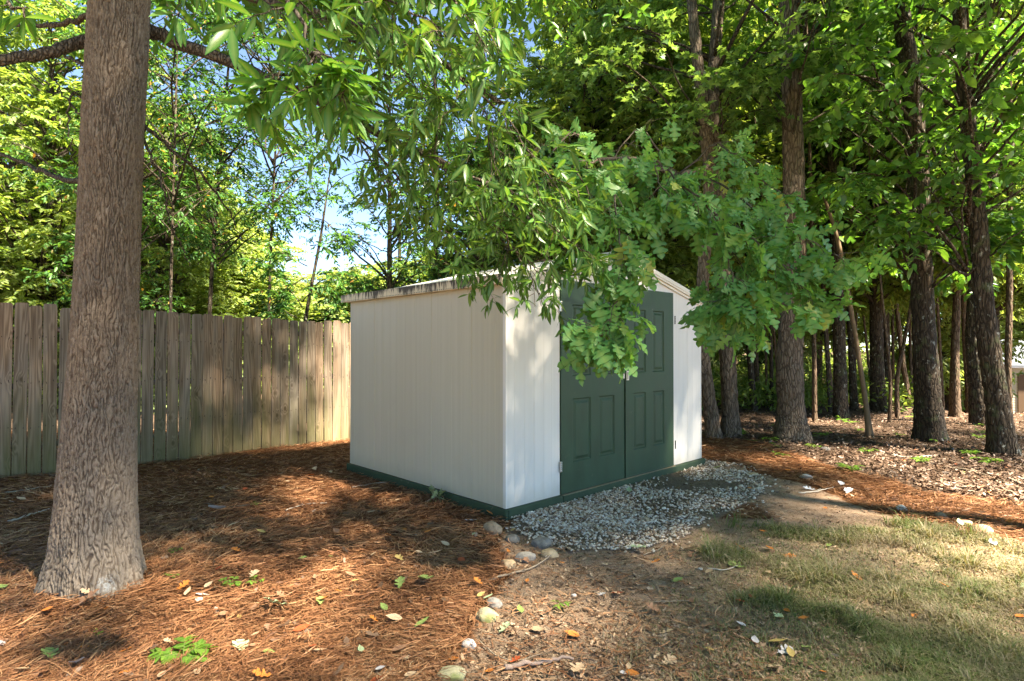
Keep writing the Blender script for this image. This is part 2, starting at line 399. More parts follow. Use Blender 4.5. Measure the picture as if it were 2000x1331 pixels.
# front wall around the door opening
D0, D1, DM, DZ0, DZ1 = 0.709, 2.747, 1.754, 0.085, 2.165
mb = MB()
mb.prism([(0, ZB), (D0, ZB), (D0, DZ1), (D0, gable(D0)), (0.0, ZE)], 0.0, 0.04)
mb.prism([(D1, ZB), (LF, ZB), (LF, ZE), (D1, gable(D1)), (D1, DZ1)], 0.0, 0.04)
mb.prism([(D0, DZ1), (D1, DZ1), (D1, gable(D1)), (LF / 2, gable(LF / 2)), (D0, gable(D0))], 0.0005, 0.0395)
for x in (0.11, 0.235, 0.36, 0.49, 0.60, 2.86, 2.98, 3.10, 3.22, 3.33):
    d = 0.002 if x in (0.36, 3.10) else 0.0006
    mb.box((x - 0.006, -d, ZB + 0.002), (x + 0.006, 0.003, gable(x) - 0.07), 0, 0.001)
for x in (0.95, 1.3, 1.715, 2.1, 2.45):
    mb.box((x - 0.005, -0.002, DZ1 + 0.012), (x + 0.005, 0.003, gable(x) - 0.07), 0, 0.0008)
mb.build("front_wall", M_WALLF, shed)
# corner trims
M_TRIM = wall_mat("shed_corner_trim", (0.74, 0.72, 0.69), (0.80, 0.78, 0.75), (0.55, 0.5, 0.44))
mb = MB(); mb.box((-0.005, -0.005, ZB), (0.014, 0.030, ZE - 0.012), 0, 0.003); mb.build("corner_trim", M_TRIM, shed)
mb = MB(); mb.box((LF - 0.014, -0.006, ZB), (LF + 0.005, 0.020, ZE - 0.012), 0, 0.003); mb.build("corner_trim", M_TRIM, shed)
# green base frame
def green_mat(name, c, wear=0.0, rough=0.42):
    m, n, b = mat(name, rough, 0.25)
    s1 = noise(n, mapping(n, (3, 3, 1)), 2.5, 5); s2 = noise(n, mapping(n, (8, 8, 40)), 1, 4)
    col = mixc(n, ramp(n, s1, [(0.3, 0.0), (0.7, 1.0)]), tuple(x * 0.85 for x in c), tuple(x * 1.18 for x in c))
    col = mixc(n, ramp(n, noise(n, mapping(n, (2, 2, 2)), 6, 7, 0.75), [(0.62, 0.0), (0.72, 0.22 + wear)]), col, (0.28, 0.24, 0.17))
    n.links.new(col, b.inputs["Base Color"]); n.links.new(ramp(n, s1, [(0.2, rough - 0.05), (0.8, rough + 0.2)]), b.inputs["Roughness"])
    bump(n, b, noise(n, mapping(n, (1, 1, 1)), 220, 3), 0.12, 0.002)
    return m
M_GREEN = green_mat("door_green_paint", (0.034, 0.070, 0.041)); M_GBASE = green_mat("base_green_paint", (0.038, 0.066, 0.038), 0.35, 0.6)
mb = MB(); mb.box((-0.035, -0.035, -0.06), (0.0, LS + 0.02, ZB), 0, 0.006); mb.build("base_rail", M_GBASE, shed)
mb = MB(); mb.box((0.001, -0.036, -0.06), (D0 + 0.01, 0.03, ZB - 0.001), 0, 0.006); mb.build("base_rail", M_GBASE, shed)
mb = MB(); mb.box((D0 + 0.013, -0.040, -0.06), (LF + 0.035, 0.03, ZB - 0.006), 0, 0.006); mb.build("base_rail", M_GBASE, shed)
mb = MB(); mb.box((LF + 0.0, 0.032, -0.06), (LF + 0.034, LS + 0.02, ZB - 0.002), 0, 0.004); mb.build("base_rail", M_GBASE, shed)
M_WORN = plain("worn_sill_wood", (0.30, 0.23, 0.15), 0.8, 0.2, var=0.4, scale=25)
mb = MB(); mb.box((D0 + 0.02, -0.034, ZB - 0.006), (D1 + 0.02, -0.002, ZB - 0.001), 0, 0.001); mb.build("sill", M_WORN, shed)
# doors with raised panels
def door(x0, x1, y, cols):
    mb = MB(); T = 0.045; yb = y + T
    xs = sorted([x0, x1] + [c for cc in cols for c in cc]); zs = [DZ0 + 0.006, 0.375, 1.005, 1.225, 1.935, DZ1]
    def isp(i, j): return (i in (1, 3)) and (j in (1, 3))
    for i in range(5):
        for j in range(5):
            a0, a1, c0, c1 = xs[i], xs[i + 1], zs[j], zs[j + 1]
            if not isp(i, j):
                mb.add([(a0, y, c0), (a1, y, c0), (a1, y, c1), (a0, y, c1)], [(0, 1, 2, 3)])
            else:
                prev = None; V = []; Fc = []
                for (ins, dep) in ((0, 0), (0.004, 0.002), (0.012, 0.012), (0.030, 0.012), (0.052, 0.002), (0.058, 0.001)):
                    V += [(a0 + ins, y + dep, c0 + ins), (a1 - ins, y + dep, c0 + ins), (a1 - ins, y + dep, c1 - ins), (a0 + ins, y + dep, c1 - ins)]
                for r in range(5):
                    for q in range(4): Fc.append((r * 4 + q, r * 4 + (q + 1) % 4, (r + 1) * 4 + (q + 1) % 4, (r + 1) * 4 + q))
                Fc.append((20, 21, 22, 23)); mb.add(V, Fc)
    z0, z1 = zs[0], zs[-1]
    mb.add([(x0, y, z0), (x1, y, z0), (x1, y, z1), (x0, y, z1), (x0, yb, z0), (x1, yb, z0), (x1, yb, z1), (x0, yb, z1)],
           [(0, 4, 5, 1), (1, 5, 6, 2), (2, 6, 7, 3), (3, 7, 4, 0), (4, 7, 6, 5)])
    return mb.build("door", M_GREEN, shed, fix=False)
dl = door(D0 + 0.008, DM - 0.007, -0.012, [(0.885, 1.175), (1.305, 1.575)])
dr = door(DM + 0.007, D1 - 0.008, -0.020, [(1.905, 2.155), (2.295, 2.535)])
M_MET = plain("galvanised_metal", (0.62, 0.62, 0.60), 0.35, 0.5, 0.9); M_DKM = plain("dark_hinge_metal", (0.02, 0.02, 0.02), 0.5, 0.4, 0.3)
M_DARK = plain("gap_shade_dark", (0.01, 0.012, 0.01), 0.9, 0.1)  # shade inside the door gaps and vent holes, put into the colour
mb = MB(); mb.box((D0, 0.036, DZ0), (D1, 0.05, DZ1)); mb.build("gap_shade_sheet", M_DARK, shed)  # dark sheet added behind the doors so their gaps look shaded
def hinge(x, z, m_, w_=0.022, door_=None, n_=5, y_=-0.02):
    mb = MB(); h = 0.10
    mb.box((x - w_, y_, z - h / 2), (x + w_ * 0.15, y_ + 0.004, z + h / 2), 0, 0.001)
    for k in range(n_):
        za = z - h / 2 + k * h / n_
        a = np.linspace(0, 2 * math.pi, 9)[:-1]
        mb.tube([(x, y_ - 0.002, za + 0.001), (x, y_ - 0.002, za + h / n_ - 0.001)], 0.006, 8)
    return mb.build("hinge", m_, door_)
hinge(D0 + 0.004, 1.905, M_MET, door_=dl); hinge(D0 + 0.004, 0.36, M_MET, door_=dl)
hinge(D1 + 0.012, 1.84, M_DKM, 0.004, dr, y_=-0.030); hinge(D1 + 0.012, 0.34, M_DKM, 0.004, dr, y_=-0.030)
mb = MB(); mb.box((DM + 0.012, -0.034, 1.15), (DM + 0.055, -0.021, 1.255), 0, 0.003); mb.box((DM + 0.02, -0.050, 1.163), (DM + 0.030, -0.033, 1.243), 0, 0.002)
mb.box((DM - 0.028, -0.018, 1.17), (DM - 0.004, -0.0125, 1.225), 0, 0.001)
for z_ in (1.163, 1.243): mb.tube([(DM + 0.045, -0.036, z_), (DM + 0.045, -0.033, z_)], 0.004, 8)
mb.build("latch", M_MET, dr)
# door astragal edge and bottom worn strip
mb = MB(); mb.box((DM + 0.001, -0.026, DZ0 + 0.004), (DM + 0.010, -0.0195, DZ1 - 0.02), 0, 0.001); mb.box((DM + 0.01, -0.024, DZ0 + 0.007), (D1 - 0.03, -0.0185, DZ0 + 0.020), 0, 0.001)
mb.build("edge_strip", green_mat("edge_green", (0.05, 0.085, 0.055), 0.4), dr)
# roof: two corrugated white slopes, rake trims, eave fascia
def roofz(t): return ZP - 0.02 - (ZP - 2.154) * abs(t - LF / 2) / (LF / 2)
M_ROOF = wall_mat("roof_white_metal", (0.62, 0.61, 0.58), (0.70, 0.69, 0.66), (0.32, 0.28, 0.22))
for sgn in (0, 1):
    mb = MB(); ny_ = 90
    tA, tB = ((-0.075, LF / 2) if sgn == 0 else (LF / 2, LF + 0.075))
    ys = np.linspace(-0.03, LS + 0.06, ny_)
    V = []
    for y in ys:
        rb = 0.012 * (max(0, math.cos(y * 2 * math.pi / 0.23)) ** 6)
        V += [(tA, y, roofz(tA) + rb), (tB, y, roofz(tB) + rb)]
    for y in ys: V += [(tA, y, roofz(tA) - 0.012), (tB, y, roofz(tB) - 0.012)]
    Fc = []
    for i in range(ny_ - 1):
        Fc += [(2 * i, 2 * i + 1, 2 * i + 3, 2 * i + 2), (2 * ny_ + 2 * i, 2 * ny_ + 2 * i + 2, 2 * ny_ + 2 * i + 3, 2 * ny_ + 2 * i + 1)]
        Fc += [(2 * i, 2 * i + 2, 2 * ny_ + 2 * i + 2, 2 * ny_ + 2 * i)]
    mb.add(V, Fc); mb.build("roof_slope", M_ROOF, shed)
mb = MB(); mb.box((LF / 2 - 0.06, -0.028, ZP - 0.022), (LF / 2 + 0.06, LS + 0.06, ZP - 0.006), 0, 0.004); mb.build("ridge_cap", M_ROOF, shed)
M_RAKE = plain("rake_cream", (0.72, 0.68, 0.60), 0.5, 0.3, var=0.08, scale=6)
for sgn in (-1, 1):
    mb = MB()
    for (o0, o1, ya, yb_) in ((0.004, -0.070, -0.050, -0.002), (-0.004, -0.048, -0.058, -0.050), (-0.070, -0.098, -0.026, -0.003)):
        tA = LF / 2; tB = LF / 2 + sgn * (LF / 2 + 0.045 + (0.002 if o0 > 0 else 0))
        mb.prism([(tA, roofz(tA) + o0), (tB, roofz(tB) + o0), (tB, roofz(tB) + o1), (tA, roofz(tA) + o1)], ya, yb_)
    mb.build("rake_trim", M_RAKE, shed)
# eave fascia, cream, stained and perforated along the lower edge
m, n, b = mat("fascia_stained", 0.6, 0.25)
sp = nd(n, "ShaderNodeSeparateXYZ"); tc = nd(n, "ShaderNodeTexCoord"); n.links.new(tc.outputs["Object"], sp.inputs[0])
stk = noise(n, mapping(n, (30, 30, 5)), 1.0, 6, 0.7); patch = noise(n, mapping(n, (2.2, 2.2, 1)), 1.4, 3)
hgt = nd(n, "ShaderNodeMapRange"); n.links.new(sp.outputs[2], hgt.inputs[0])
hgt.inputs[1].default_value = 2.06; hgt.inputs[2].default_value = 2.16
f_ = mth(n, 'ADD', mth(n, 'ADD', stk, mth(n, 'MULTIPLY', patch, 0.6)), mth(n, 'MULTIPLY', hgt.outputs[0], 0.22))
c = mixc(n, ramp(n, f_, [(0.88, 0.0), (1.02, 0.95)]), (0.72, 0.61, 0.44), (0.045, 0.03, 0.018))
n.links.new(c, b.inputs["Base Color"]); M_FAS = m
for x0, x1 in ((-0.082, -0.070), (LF + 0.070, LF + 0.082)):
    mb = MB(); mb.box((x0, -0.045, 2.062), (x1, LS + 0.09, 2.152), 0, 0.003)
    xi0, xi1 = (x1, 0.003) if x0 < 0 else (LF - 0.003, x0)
    mb.box((xi0, -0.04, 2.064), (xi1, LS + 0.03, 2.069))
    f_ob = mb.build("fascia", M_FAS, shed)
    if x0 < 0:
        mb = MB()
        for k in range(95):
            y = -0.02 + k * (LS + 0.09) / 95
            mb.tube([(x0 - 0.0015, y, 2.074), (x0 + 0.002, y, 2.074)], 0.0052, 6)
        mb.build("vent_holes", M_DARK, f_ob)
# ------------------------------------------------------------------ board fence
m, n, b = mat("fence_wood", 0.85, 0.15)
tc = nd(n, "ShaderNodeTexCoord"); oi = nd(n, "ShaderNodeObjectInfo")
off = nd(n, "ShaderNodeVectorMath", operation='MULTIPLY_ADD'); cb = nd(n, "ShaderNodeCombineXYZ")
n.links.new(oi.outputs["Random"], cb.inputs[0]); n.links.new(oi.outputs["Random"], cb.inputs[2]); n.links.new(oi.outputs["Random"], cb.inputs[1])
n.links.new(cb.outputs[0], off.inputs[0]); off.inputs[1].default_value = (3.7, 5.0, 41.0); n.links.new(tc.outputs["Object"], off.inputs[2])
def mapv(vec, sc):
    mp = nd(n, "ShaderNodeMapping"); mp.inputs["Scale"].default_value = sc; n.links.new(vec, mp.inputs["Vector"]); return mp.outputs[0]
vv = off.outputs[0]
# knots bend the grain
vk = nd(n, "ShaderNodeTexVoronoi"); vk.inputs["Scale"].default_value = 1.0; vk.inputs["Randomness"].default_value = 0.9
n.links.new(mapv(vv, (7, 0.0, 8)), vk.inputs["Vector"])
kd = vk.outputs["Distance"]
kon = ramp(n, vk.outputs['Color'], [(0.50, 0.0), (0.52, 1.0)])
bend = mth(n, 'MULTIPLY', mth(n, 'MULTIPLY', ramp(n, kd, [(0.0, 1.0), (0.5, 0.0)], 'EASE'), kon), 1.7)
gn = noise(n, mapv(vv, (9, 1, 0.9)), 1.0, 2)
sx_ = nd(n, "ShaderNodeSeparateXYZ"); n.links.new(vv, sx_.inputs[0])
band = mth(n, 'SINE', mth(n, 'ADD', mth(n, 'MULTIPLY', sx_.outputs[0], 95), mth(n, 'ADD', mth(n, 'MULTIPLY', gn, 55), mth(n, 'MULTIPLY', bend, 8))))
fine = noise(n, mapv(vv, (160, 1, 3.0)), 1.0, 4, 0.6)
g = mth(n, 'ADD', mth(n, 'MULTIPLY', band, 0.22), fine)
base = mixc(n, ramp(n, g, [(0.15, 0.0), (0.85, 1.0)]), (0.125, 0.095, 0.072), (0.345, 0.29, 0.235))
tint = mixc(n, oi.outputs["Random"], (1.25, 1.02, 0.86), (0.66, 0.69, 0.70))
base = mixc(n, 1.0, base, tint, 'MULTIPLY')
wk = noise(n, mapv(vv, (7, 1, 1.3)), 1.0, 3)
base = mixc(n, ramp(n, wk, [(0.45, 0.0), (0.75, 0.55)]), base, (0.36, 0.315, 0.27))
base = mixc(n, mth(n, 'MULTIPLY', kon, ramp(n, kd, [(0.09, 0.95), (0.15, 0.7), (0.24, 0.0)])), base, (0.055, 0.030, 0.018))
so_ = nd(n, "ShaderNodeSeparateXYZ"); n.links.new(tc.outputs["Object"], so_.inputs[0])
alg = mth(n, 'ADD', so_.outputs[2], mth(n, 'MULTIPLY', noise(n, mapv(vv, (5, 1, 1.2)), 1.5, 4), -1.3))
base = mixc(n, ramp(n, alg, [(-0.45 + 0.5, 0.0), (0.5, 0.0)]), base, base) if False else base
am = nd(n, "ShaderNodeMapRange"); n.links.new(alg, am.inputs[0]); am.inputs[1].default_value = -0.12; am.inputs[2].default_value = -0.72; am.inputs[3].default_value = 0; am.inputs[4].default_value = 0.75
base = mixc(n, am.outputs[0], base, (0.12, 0.12, 0.05))
topm = ramp(n, mth(n, 'ADD', so_.outputs[2], mth(n, 'MULTIPLY', fine, 0.12)), [(0.90, 0.0), (0.99, 0.55)])
n.links.new(base, b.inputs["Base Color"]); bump(n, b, mth(n, 'ADD', g, mth(n, 'MULTIPLY', bend, 0.3)), 0.5, 0.004)
M_FEN = m; M_NAIL = plain("nail_rust", (0.05, 0.035, 0.03), 0.7)
def picket_mesh(seed, wd, h):
    r = random.Random(seed); mb = MB(); hw = wd / 2; c = r.uniform(0.018, 0.032)
    out = [(-hw, -0.03)]
    out += [(-hw + r.uniform(-.001, .001), h * 0.5)]
    for a in (0, 30, 60, 90): out.append((-hw + c - c * math.cos(R(a)), h - c + c * math.sin(R(a)) * 0.8))
    for a in (90, 60, 30, 0): out.append((hw - c + c * math.cos(R(a)), h - c + c * math.sin(R(a)) * 0.8))
    out += [(hw + r.uniform(-.001, .001), h * 0.5), (hw, -0.03)]
    mb.prism(out, 0, 0.016)
    for z in (h - 0.20, h * 0.54, 0.28):
        for x in (-hw * 0.55, hw * 0.6):
            mb.tube([(x + r.uniform(-.01, .01), -0.0012, z + r.uniform(-.015, .015)), (x, 0.003, z)], 0.0038, 6, 1)
    o = mb.build("picket", [M_FEN, M_NAIL], None); me = o.data; bpy.data.objects.remove(o); return me
PM = [picket_mesh(s, 0.128 + 0.004 * (s % 3), 1.0) for s in range(5)]
fpath = catmull([(-13, 4.4, 0), (-9.3, 5.6, 0), (-7.2, 6.28, 0), (-5.95, 6.74, 0), (-4.86, 7.45, 0), (-4.22, 7.98, 0), (-3.6, 8.72, 0), (-2.75, 9.55, 0), (-1.2, 10.6, 0), (1.2, 12.0, 0)], 900)
fl = np.concatenate([[0], np.cumsum(np.linalg.norm(np.diff(fpath[:, :2], axis=0), axis=1))])
fence = thing("board_fence", "weathered brown wooden privacy fence of upright boards, green with algae near the ground", "fence", (0, 0, 0))
rf = random.Random(11); s = 4.2; k = 0
while s < fl[-1] and k < 100:
    x = np.interp(s, fl, fpath[:, 0]); y = np.interp(s, fl, fpath[:, 1]); x2 = np.interp(s + 0.05, fl, fpath[:, 0]); y2 = np.interp(s + 0.05, fl, fpath[:, 1])
    px_ = 1000 + x / y * F
    top = np.interp(px_, [-400, 0, 262, 400, 520, 680], [2.06, 2.045, 2.0, 1.965, 1.955, 1.945])
    o = link("picket", PM[k % 5], fence); g0 = float(gz(x, y))
    o.location = (x, y, g0); o.rotation_euler = (rf.uniform(-.006, .006), rf.uniform(-.006, .006), math.atan2(y2 - y, x2 - x))
    o.scale = (rf.uniform(0.97, 1.03), 1, top - g0 + rf.uniform(-.022, .022))
    s += 0.1405 + rf.uniform(-0.001, 0.004); k += 1
for zr in (0.35, 1.05, 1.72):
    mb = MB(); P = fpath[200:880:12].copy(); T = norm(np.gradient(P, axis=0)); P += np.stack([-T[:, 1], T[:, 0], 0 * T[:, 0]], -1) * 0.045; P[:, 2] = zr
    mb.tube(P, 0.032, 4); mb.build("rail", M_FEN, fence)
for t in np.arange(5.0, fl[-1], 2.44):
    x = np.interp(t, fl, fpath[:, 0]); y = np.interp(t, fl, fpath[:, 1]); a = math.atan2(np.interp(t + .1, fl, fpath[:, 1]) - y, np.interp(t + .1, fl, fpath[:, 0]) - x)
    mb = MB(); mb.box((-0.045, 0.075, -0.1), (0.045, 0.165, 1.86), 0, 0.004); o = mb.build("post", M_FEN, fence); o.location = (x, y, 0); o.rotation_euler = (0, 0, a)

# ------------------------------------------------------------------ outbuilding beyond the woods
M_SIDE = plain("cream_siding", (0.55, 0.50, 0.38), 0.7, 0.2, var=0.08); M_ROOF2 = plain("pale_roof", (0.15, 0.17, 0.21), 0.6, 0.2, var=0.1, scale=8)
M_BRN = plain("brown_trim", (0.12, 0.075, 0.045), 0.7); M_GDOOR = plain("cream_garage_door", (0.60, 0.55, 0.42), 0.6, 0.2, var=0.05); M_WHT = plain("white_corner", (0.7, 0.72, 0.76), 0.6)
YB = 26.0; p0 = W(1903, 812, YB); gb = thing("garage_building", "cream sided garage with pale metal roof half hidden behind the trunks", "garage", (p0[0], p0[1], p0[2] - 0.25), R(-14))
mb = MB(); nlap = 22; H2 = 2.45
for i in range(nlap):
    z0 = i * H2 / nlap; z1 = (i + 1) * H2 / nlap
    for (xa, xb) in ((0.0, 1.62), (4.2, 5.6)):
        mb.add([(xa, 0.0 - 0.02, z0), (xb, -0.02, z0), (xb, 0, z1), (xa, 0, z1)], [(0, 1, 2, 3)])
    if z0 > 1.98: mb.add([(1.62, -0.02, z0), (4.2, -0.02, z0), (4.2, 0, z1), (1.62, 0, z1)], [(0, 1, 2, 3)])
mb.box((0, 0.01, 0), (5.6, 5.0, H2)); mb.build("wall", M_SIDE, gb)
mb = MB(); mb.box((-0.06, -0.05, 0), (0.10, 0.06, H2), 0, 0.01); mb.build("corner_board", M_WHT, gb)
mb = MB(); mb.box((1.62, -0.06, 0), (1.86, 0.0, 2.05)); mb.box((4.0, -0.06, 0), (4.2, 0.0, 2.05)); mb.box((1.62, -0.062, 1.95), (4.2, -0.002, 2.12)); mb.build("door_frame", M_BRN, gb)
mb = MB()
for i in range(4): mb.box((1.86, -0.03, 0.02 + i * 0.485), (4.0, 0.005, 0.49 + i * 0.485), 0, 0.012)
mb.build("garage_door", M_GDOOR, gb)
mb = MB(); mb.prism([(-0.28, H2 - 0.04), (5.88, H2 - 0.04), (5.88, H2 + 0.06), (-0.28, H2 + 0.06)], -0.35, -0.30)
mb.build("fascia", M_WHT, gb)
mb = MB()
V = [(-0.3, -0.36, H2), (5.9, -0.36, H2), (5.9, 2.5, H2 + 1.15), (-0.3, 2.5, H2 + 1.15), (-0.3, 5.3, H2), (5.9, 5.3, H2)]
mb.add(V + [(a, b_, c_ + 0.08) for a, b_, c_ in V], [(0, 1, 2, 3), (3, 2, 5, 4), (6, 9, 8, 7), (9, 10, 11, 8), (0, 6, 7, 1), (4, 5, 11, 10), (0, 3, 9, 6), (3, 4, 10, 9), (1, 7, 8, 2), (2, 8, 11, 5)])
mb.build("roof", M_ROOF2, gb)

# ------------------------------------------------------------------ foliage growth
UP = np.array([0, 0, 1.0])
def twig(wood, lv, p0, d, L, r, nl, size, droop=0.3, spread=0.8, ljit=0.35, njit=0.45, tip=False, ldroop=0.25, k=3):
    d = norm(d); m = 5; t = np.linspace(0, 1, m)[:, None]
    P = p0 + d * L * t + UP * (-droop * L * t ** 2) + rv(m) * 0.03 * L * t
    if wood is not None: wood.tube(P, np.linspace(r, r * 0.3, m), k, cap=False)
    if tip:
        tt = np.clip(1 - RNG.random(nl) ** 1.6 * 0.75, 0, 1)
    else:
        tt = np.clip(np.linspace(0.12, 1, nl) + RNG.normal(size=nl) * 0.02, 0, 1)
    x = tt * (m - 1); i = np.minimum(x.astype(int), m - 2); f = (x - i)[:, None]
    pos = P[i] * (1 - f) + P[i + 1] * f
    T = norm(P[-1] - P[0]); S = norm(np.cross(T, UP) + 1e-3); N = np.cross(S, T)
    if tip:
        a = RNG.random(nl) * 2 * math.pi
        side = np.cos(a)[:, None] * S + np.sin(a)[:, None] * N
        ld = T * (0.35 + 0.5 * RNG.random(nl)[:, None]) + side * spread
    else:
        sg = np.where(np.arange(nl) % 2 == 0, 1.0, -1.0)[:, None]
        ld = T * 0.6 + S * sg * spread
    ld = ld + rv(nl) * ljit - UP * ldroop
    nr = UP + rv(nl) * njit
    lv.add(pos, ld, nr, size * RNG.uniform(0.6, 1.15, nl))
    return P
def bough(wood, lv, path, r0, r1, nsub, sublen, ntw, twl, nl, size, droop=0.3, flat=0.35, start=0.15, **kw):
    """a limb along path, side shoots spread mostly sideways, twigs with leaves on them"""
    P = catmull(path, max(6, len(path) * 3)); n_ = len(P)
    P[1:-1] += rv(n_ - 2) * 0.012
    wood.tube(P, np.linspace(r0, r1, n_), 7 if r0 > 0.02 else 5)
    for i in range(nsub):
        t = start + (1 - start) * (i + RNG.random()) / nsub; x = t * (n_ - 1); j = min(int(x), n_ - 2); p = P[j] + (P[j + 1] - P[j]) * (x - j)
        T = norm(P[j + 1] - P[j]); S = norm(np.cross(T, UP) + 1e-3)
        sg = 1 if i % 2 else -1
        d = norm(T * 0.65 + S * sg * RNG.uniform(0.4, 1.0) + UP * RNG.normal() * flat)
        L = sublen * RNG.uniform(0.5, 1.2) * (1.1 - 0.5 * t)
        m = 6; tt = np.linspace(0, 1, m)[:, None]
        Q = p + d * L * tt - UP * droop * L * tt ** 2 + rv(m) * 0.03 * L * tt
        rr = max(0.0025, (r0 + (r1 - r0) * t) * 0.45)
        wood.tube(Q, np.linspace(rr, 0.0018, m), 4, cap=False)
        for q in range(ntw):
            u = 0.2 + 0.8 * (q + RNG.random()) / ntw; y = u * (m - 1); a = min(int(y), m - 2); pp = Q[a] + (Q[a + 1] - Q[a]) * (y - a)
            T2 = norm(Q[a + 1] - Q[a]); S2 = norm(np.cross(T2, UP) + 1e-3)
            d2 = T2 * 0.7 + S2 * (1 if q % 2 else -1) * RNG.uniform(0.4, 1) + UP * RNG.normal() * flat
            twig(wood, lv, pp, d2, twl * RNG.uniform(0.5, 1.2), 0.0022, nl, size, droop, **kw)
    return P

# leaf materials
ML_LANCE = leaf_mat("leaf_lance", [(0, (0.024, 0.096, 0.022)), (0.5, (0.043, 0.159, 0.033)), (0.93, (0.072, 0.242, 0.053)), (1.0, (0.187, 0.281, 0.055))], 0.40, 1.45, 0.32, True)
ML_LANCEB = leaf_mat("leaf_lance_lit", [(0, (0.034, 0.141, 0.026)), (0.6, (0.056, 0.217, 0.039)), (1.0, (0.090, 0.274, 0.065))], 0.45, 1.6, 0.32, True)  # lit copy of the lance leaf; the near sprays' brightness is in the colour
ML_OAK = leaf_mat("leaf_oak", [(0, (0.056, 0.198, 0.061)), (0.5, (0.093, 0.296, 0.095)), (0.95, (0.116, 0.340, 0.091)), (1.0, (0.409, 0.386, 0.091))], 0.42, 1.5, 0.38, True)
ML_MAPLE = leaf_mat("leaf_maple", [(0, (0.058, 0.140, 0.042)), (0.5, (0.117, 0.225, 0.072)), (1.0, (0.203, 0.340, 0.120))], 0.5, 1.6, 0.45)
ML_BROAD = leaf_mat("leaf_broad", [(0, (0.041, 0.125, 0.032)), (0.6, (0.078, 0.200, 0.042)), (1.0, (0.148, 0.300, 0.060))], 0.45, 1.7, 0.33)
ML_YELLOW = leaf_mat("leaf_sunny", [(0, (0.144, 0.230, 0.070)), (0.5, (0.243, 0.340, 0.120)), (1.0, (0.378, 0.470, 0.220))], 0.5, 1.35, 0.5)
ML_FRESH = leaf_mat("leaf_fresh", [(0, (0.10, 0.17, 0.045)), (0.5, (0.17, 0.27, 0.075)), (1.0, (0.28, 0.38, 0.13))], 0.52, 1.5, 0.45)
ML_DARK = leaf_mat("leaf_dark", [(0, (0.029, 0.093, 0.024)), (0.6, (0.051, 0.153, 0.037)), (0.97, (0.101, 0.238, 0.052)), (1.0, (0.433, 0.204, 0.061))], 0.4, 1.7, 0.4)
MB_FG = None
MB_GREY = bark_mat("bark_grey_brown", (0.035, 0.024, 0.017), (0.13, 0.098, 0.072), (0.26, 0.21, 0.165), 24, 5.5, 0.1)
MB_DARK = bark_mat("bark_dark", (0.014, 0.011, 0.008), (0.05, 0.038, 0.028), (0.13, 0.10, 0.075), 22, 5, 0.35, moss=0.2)
MB_RED = bark_mat("bark_reddish", (0.03, 0.018, 0.012), (0.11, 0.072, 0.048), (0.22, 0.16, 0.115), 26, 5, 0.15, moss=0.15)
MB_TWIG = bark_mat("bark_twig", (0.05, 0.038, 0.028), (0.10, 0.078, 0.06), (0.2, 0.165, 0.13), 60, 20, strength=0.3)

# crown prototypes, each with its limbs; shared by many trees
def crown_proto(seed, zlo, zhi, rad, ncl, nl, size, tpl, m_, nsub=7, ntw=2, twl=0.38, droop=0.25, sub=0.62):
    global RNG
    RNG = np.random.default_rng(seed); wood = MB(); lv = Leaves(); zc = (zlo + zhi) / 2; hh = (zhi - zlo) / 2
    for i in range(ncl):
        u = (i + RNG.random()) / ncl; z = zlo + (zhi - zlo) * u; az = RNG.random() * 6.28
        prof = math.sqrt(max(0.08, 1 - ((z - zc) / hh) ** 2 * 0.85)); L = rad * prof * RNG.random() ** 0.45 * RNG.uniform(0.75, 1.15)
        d = np.array([math.cos(az), math.sin(az), 0]); s_ = np.array([-d[1], d[0], 0]) * RNG.normal() * 0.3
        z0 = max(zlo * 0.7, z - L * RNG.uniform(0.35, 0.9)); end = d * L + s_ * L * 0.5 + UP * z
        path = [UP * z0, d * L * 0.3 + s_ * L * 0.4 + UP * (z0 + (z - z0) * 0.45), d * L * 0.7 + s_ * L * 0.6 + UP * (z0 + (z - z0) * 0.95), end]
        bough(wood, lv, path, 0.008 + 0.009 * L, 0.004, nsub, sub, ntw, twl, nl, size, droop, 0.45, 0.5)
    me_w = wood.build("limbs", MB_DARK).data
    for ob in [ob for ob in bpy.data.objects if ob.data is me_w]: bpy.data.objects.remove(ob)
    return lv.mesh("crown", tpl, m_), me_w
P_MAPLE = [crown_proto(s, 1.8, 9.0, 3.1, 62, 8, 0.125, T_STAR, ML_MAPLE) for s in (1, 2)]
P_BROAD = [crown_proto(s, 1.6, 8.5, 3.0, 60, 8, 0.17, T_BROAD, ML_BROAD) for s in (3, 4)]
P_DARK = [crown_proto(s, 1.0, 8.5, 2.3, 54, 10, 0.11, T_RHOMB, ML_DARK) for s in (5, 6)]
P_SUN = [crown_proto(s, 0.3, 8.5, 2.7, 230, 13, 0.15, T_RHOMB, ML_YELLOW) for s in (7, 8)]
P_GREEN = [crown_proto(s, 0.6, 9.0, 2.9, 200, 13, 0.16, T_RHOMB, ML_FRESH) for s in (9, 10)]
P_CANOPY = [crown_proto(s, 5.6, 8.6, 5.4, 215, 9, 0.18, T_RHOMB, ML_BROAD, sub=0.9, twl=0.5) for s in (11, 12)]  # broad crown shaped to keep sun off the yard
P_HIGH = crown_proto(13, 11.0, 13.6, 6.4, 125, 8, 0.16, T_RHOMB, ML_BROAD, sub=0.8, twl=0.45)  # sparse high crown added out of view to let part of the sun through
RNG = np.random.default_rng(100)

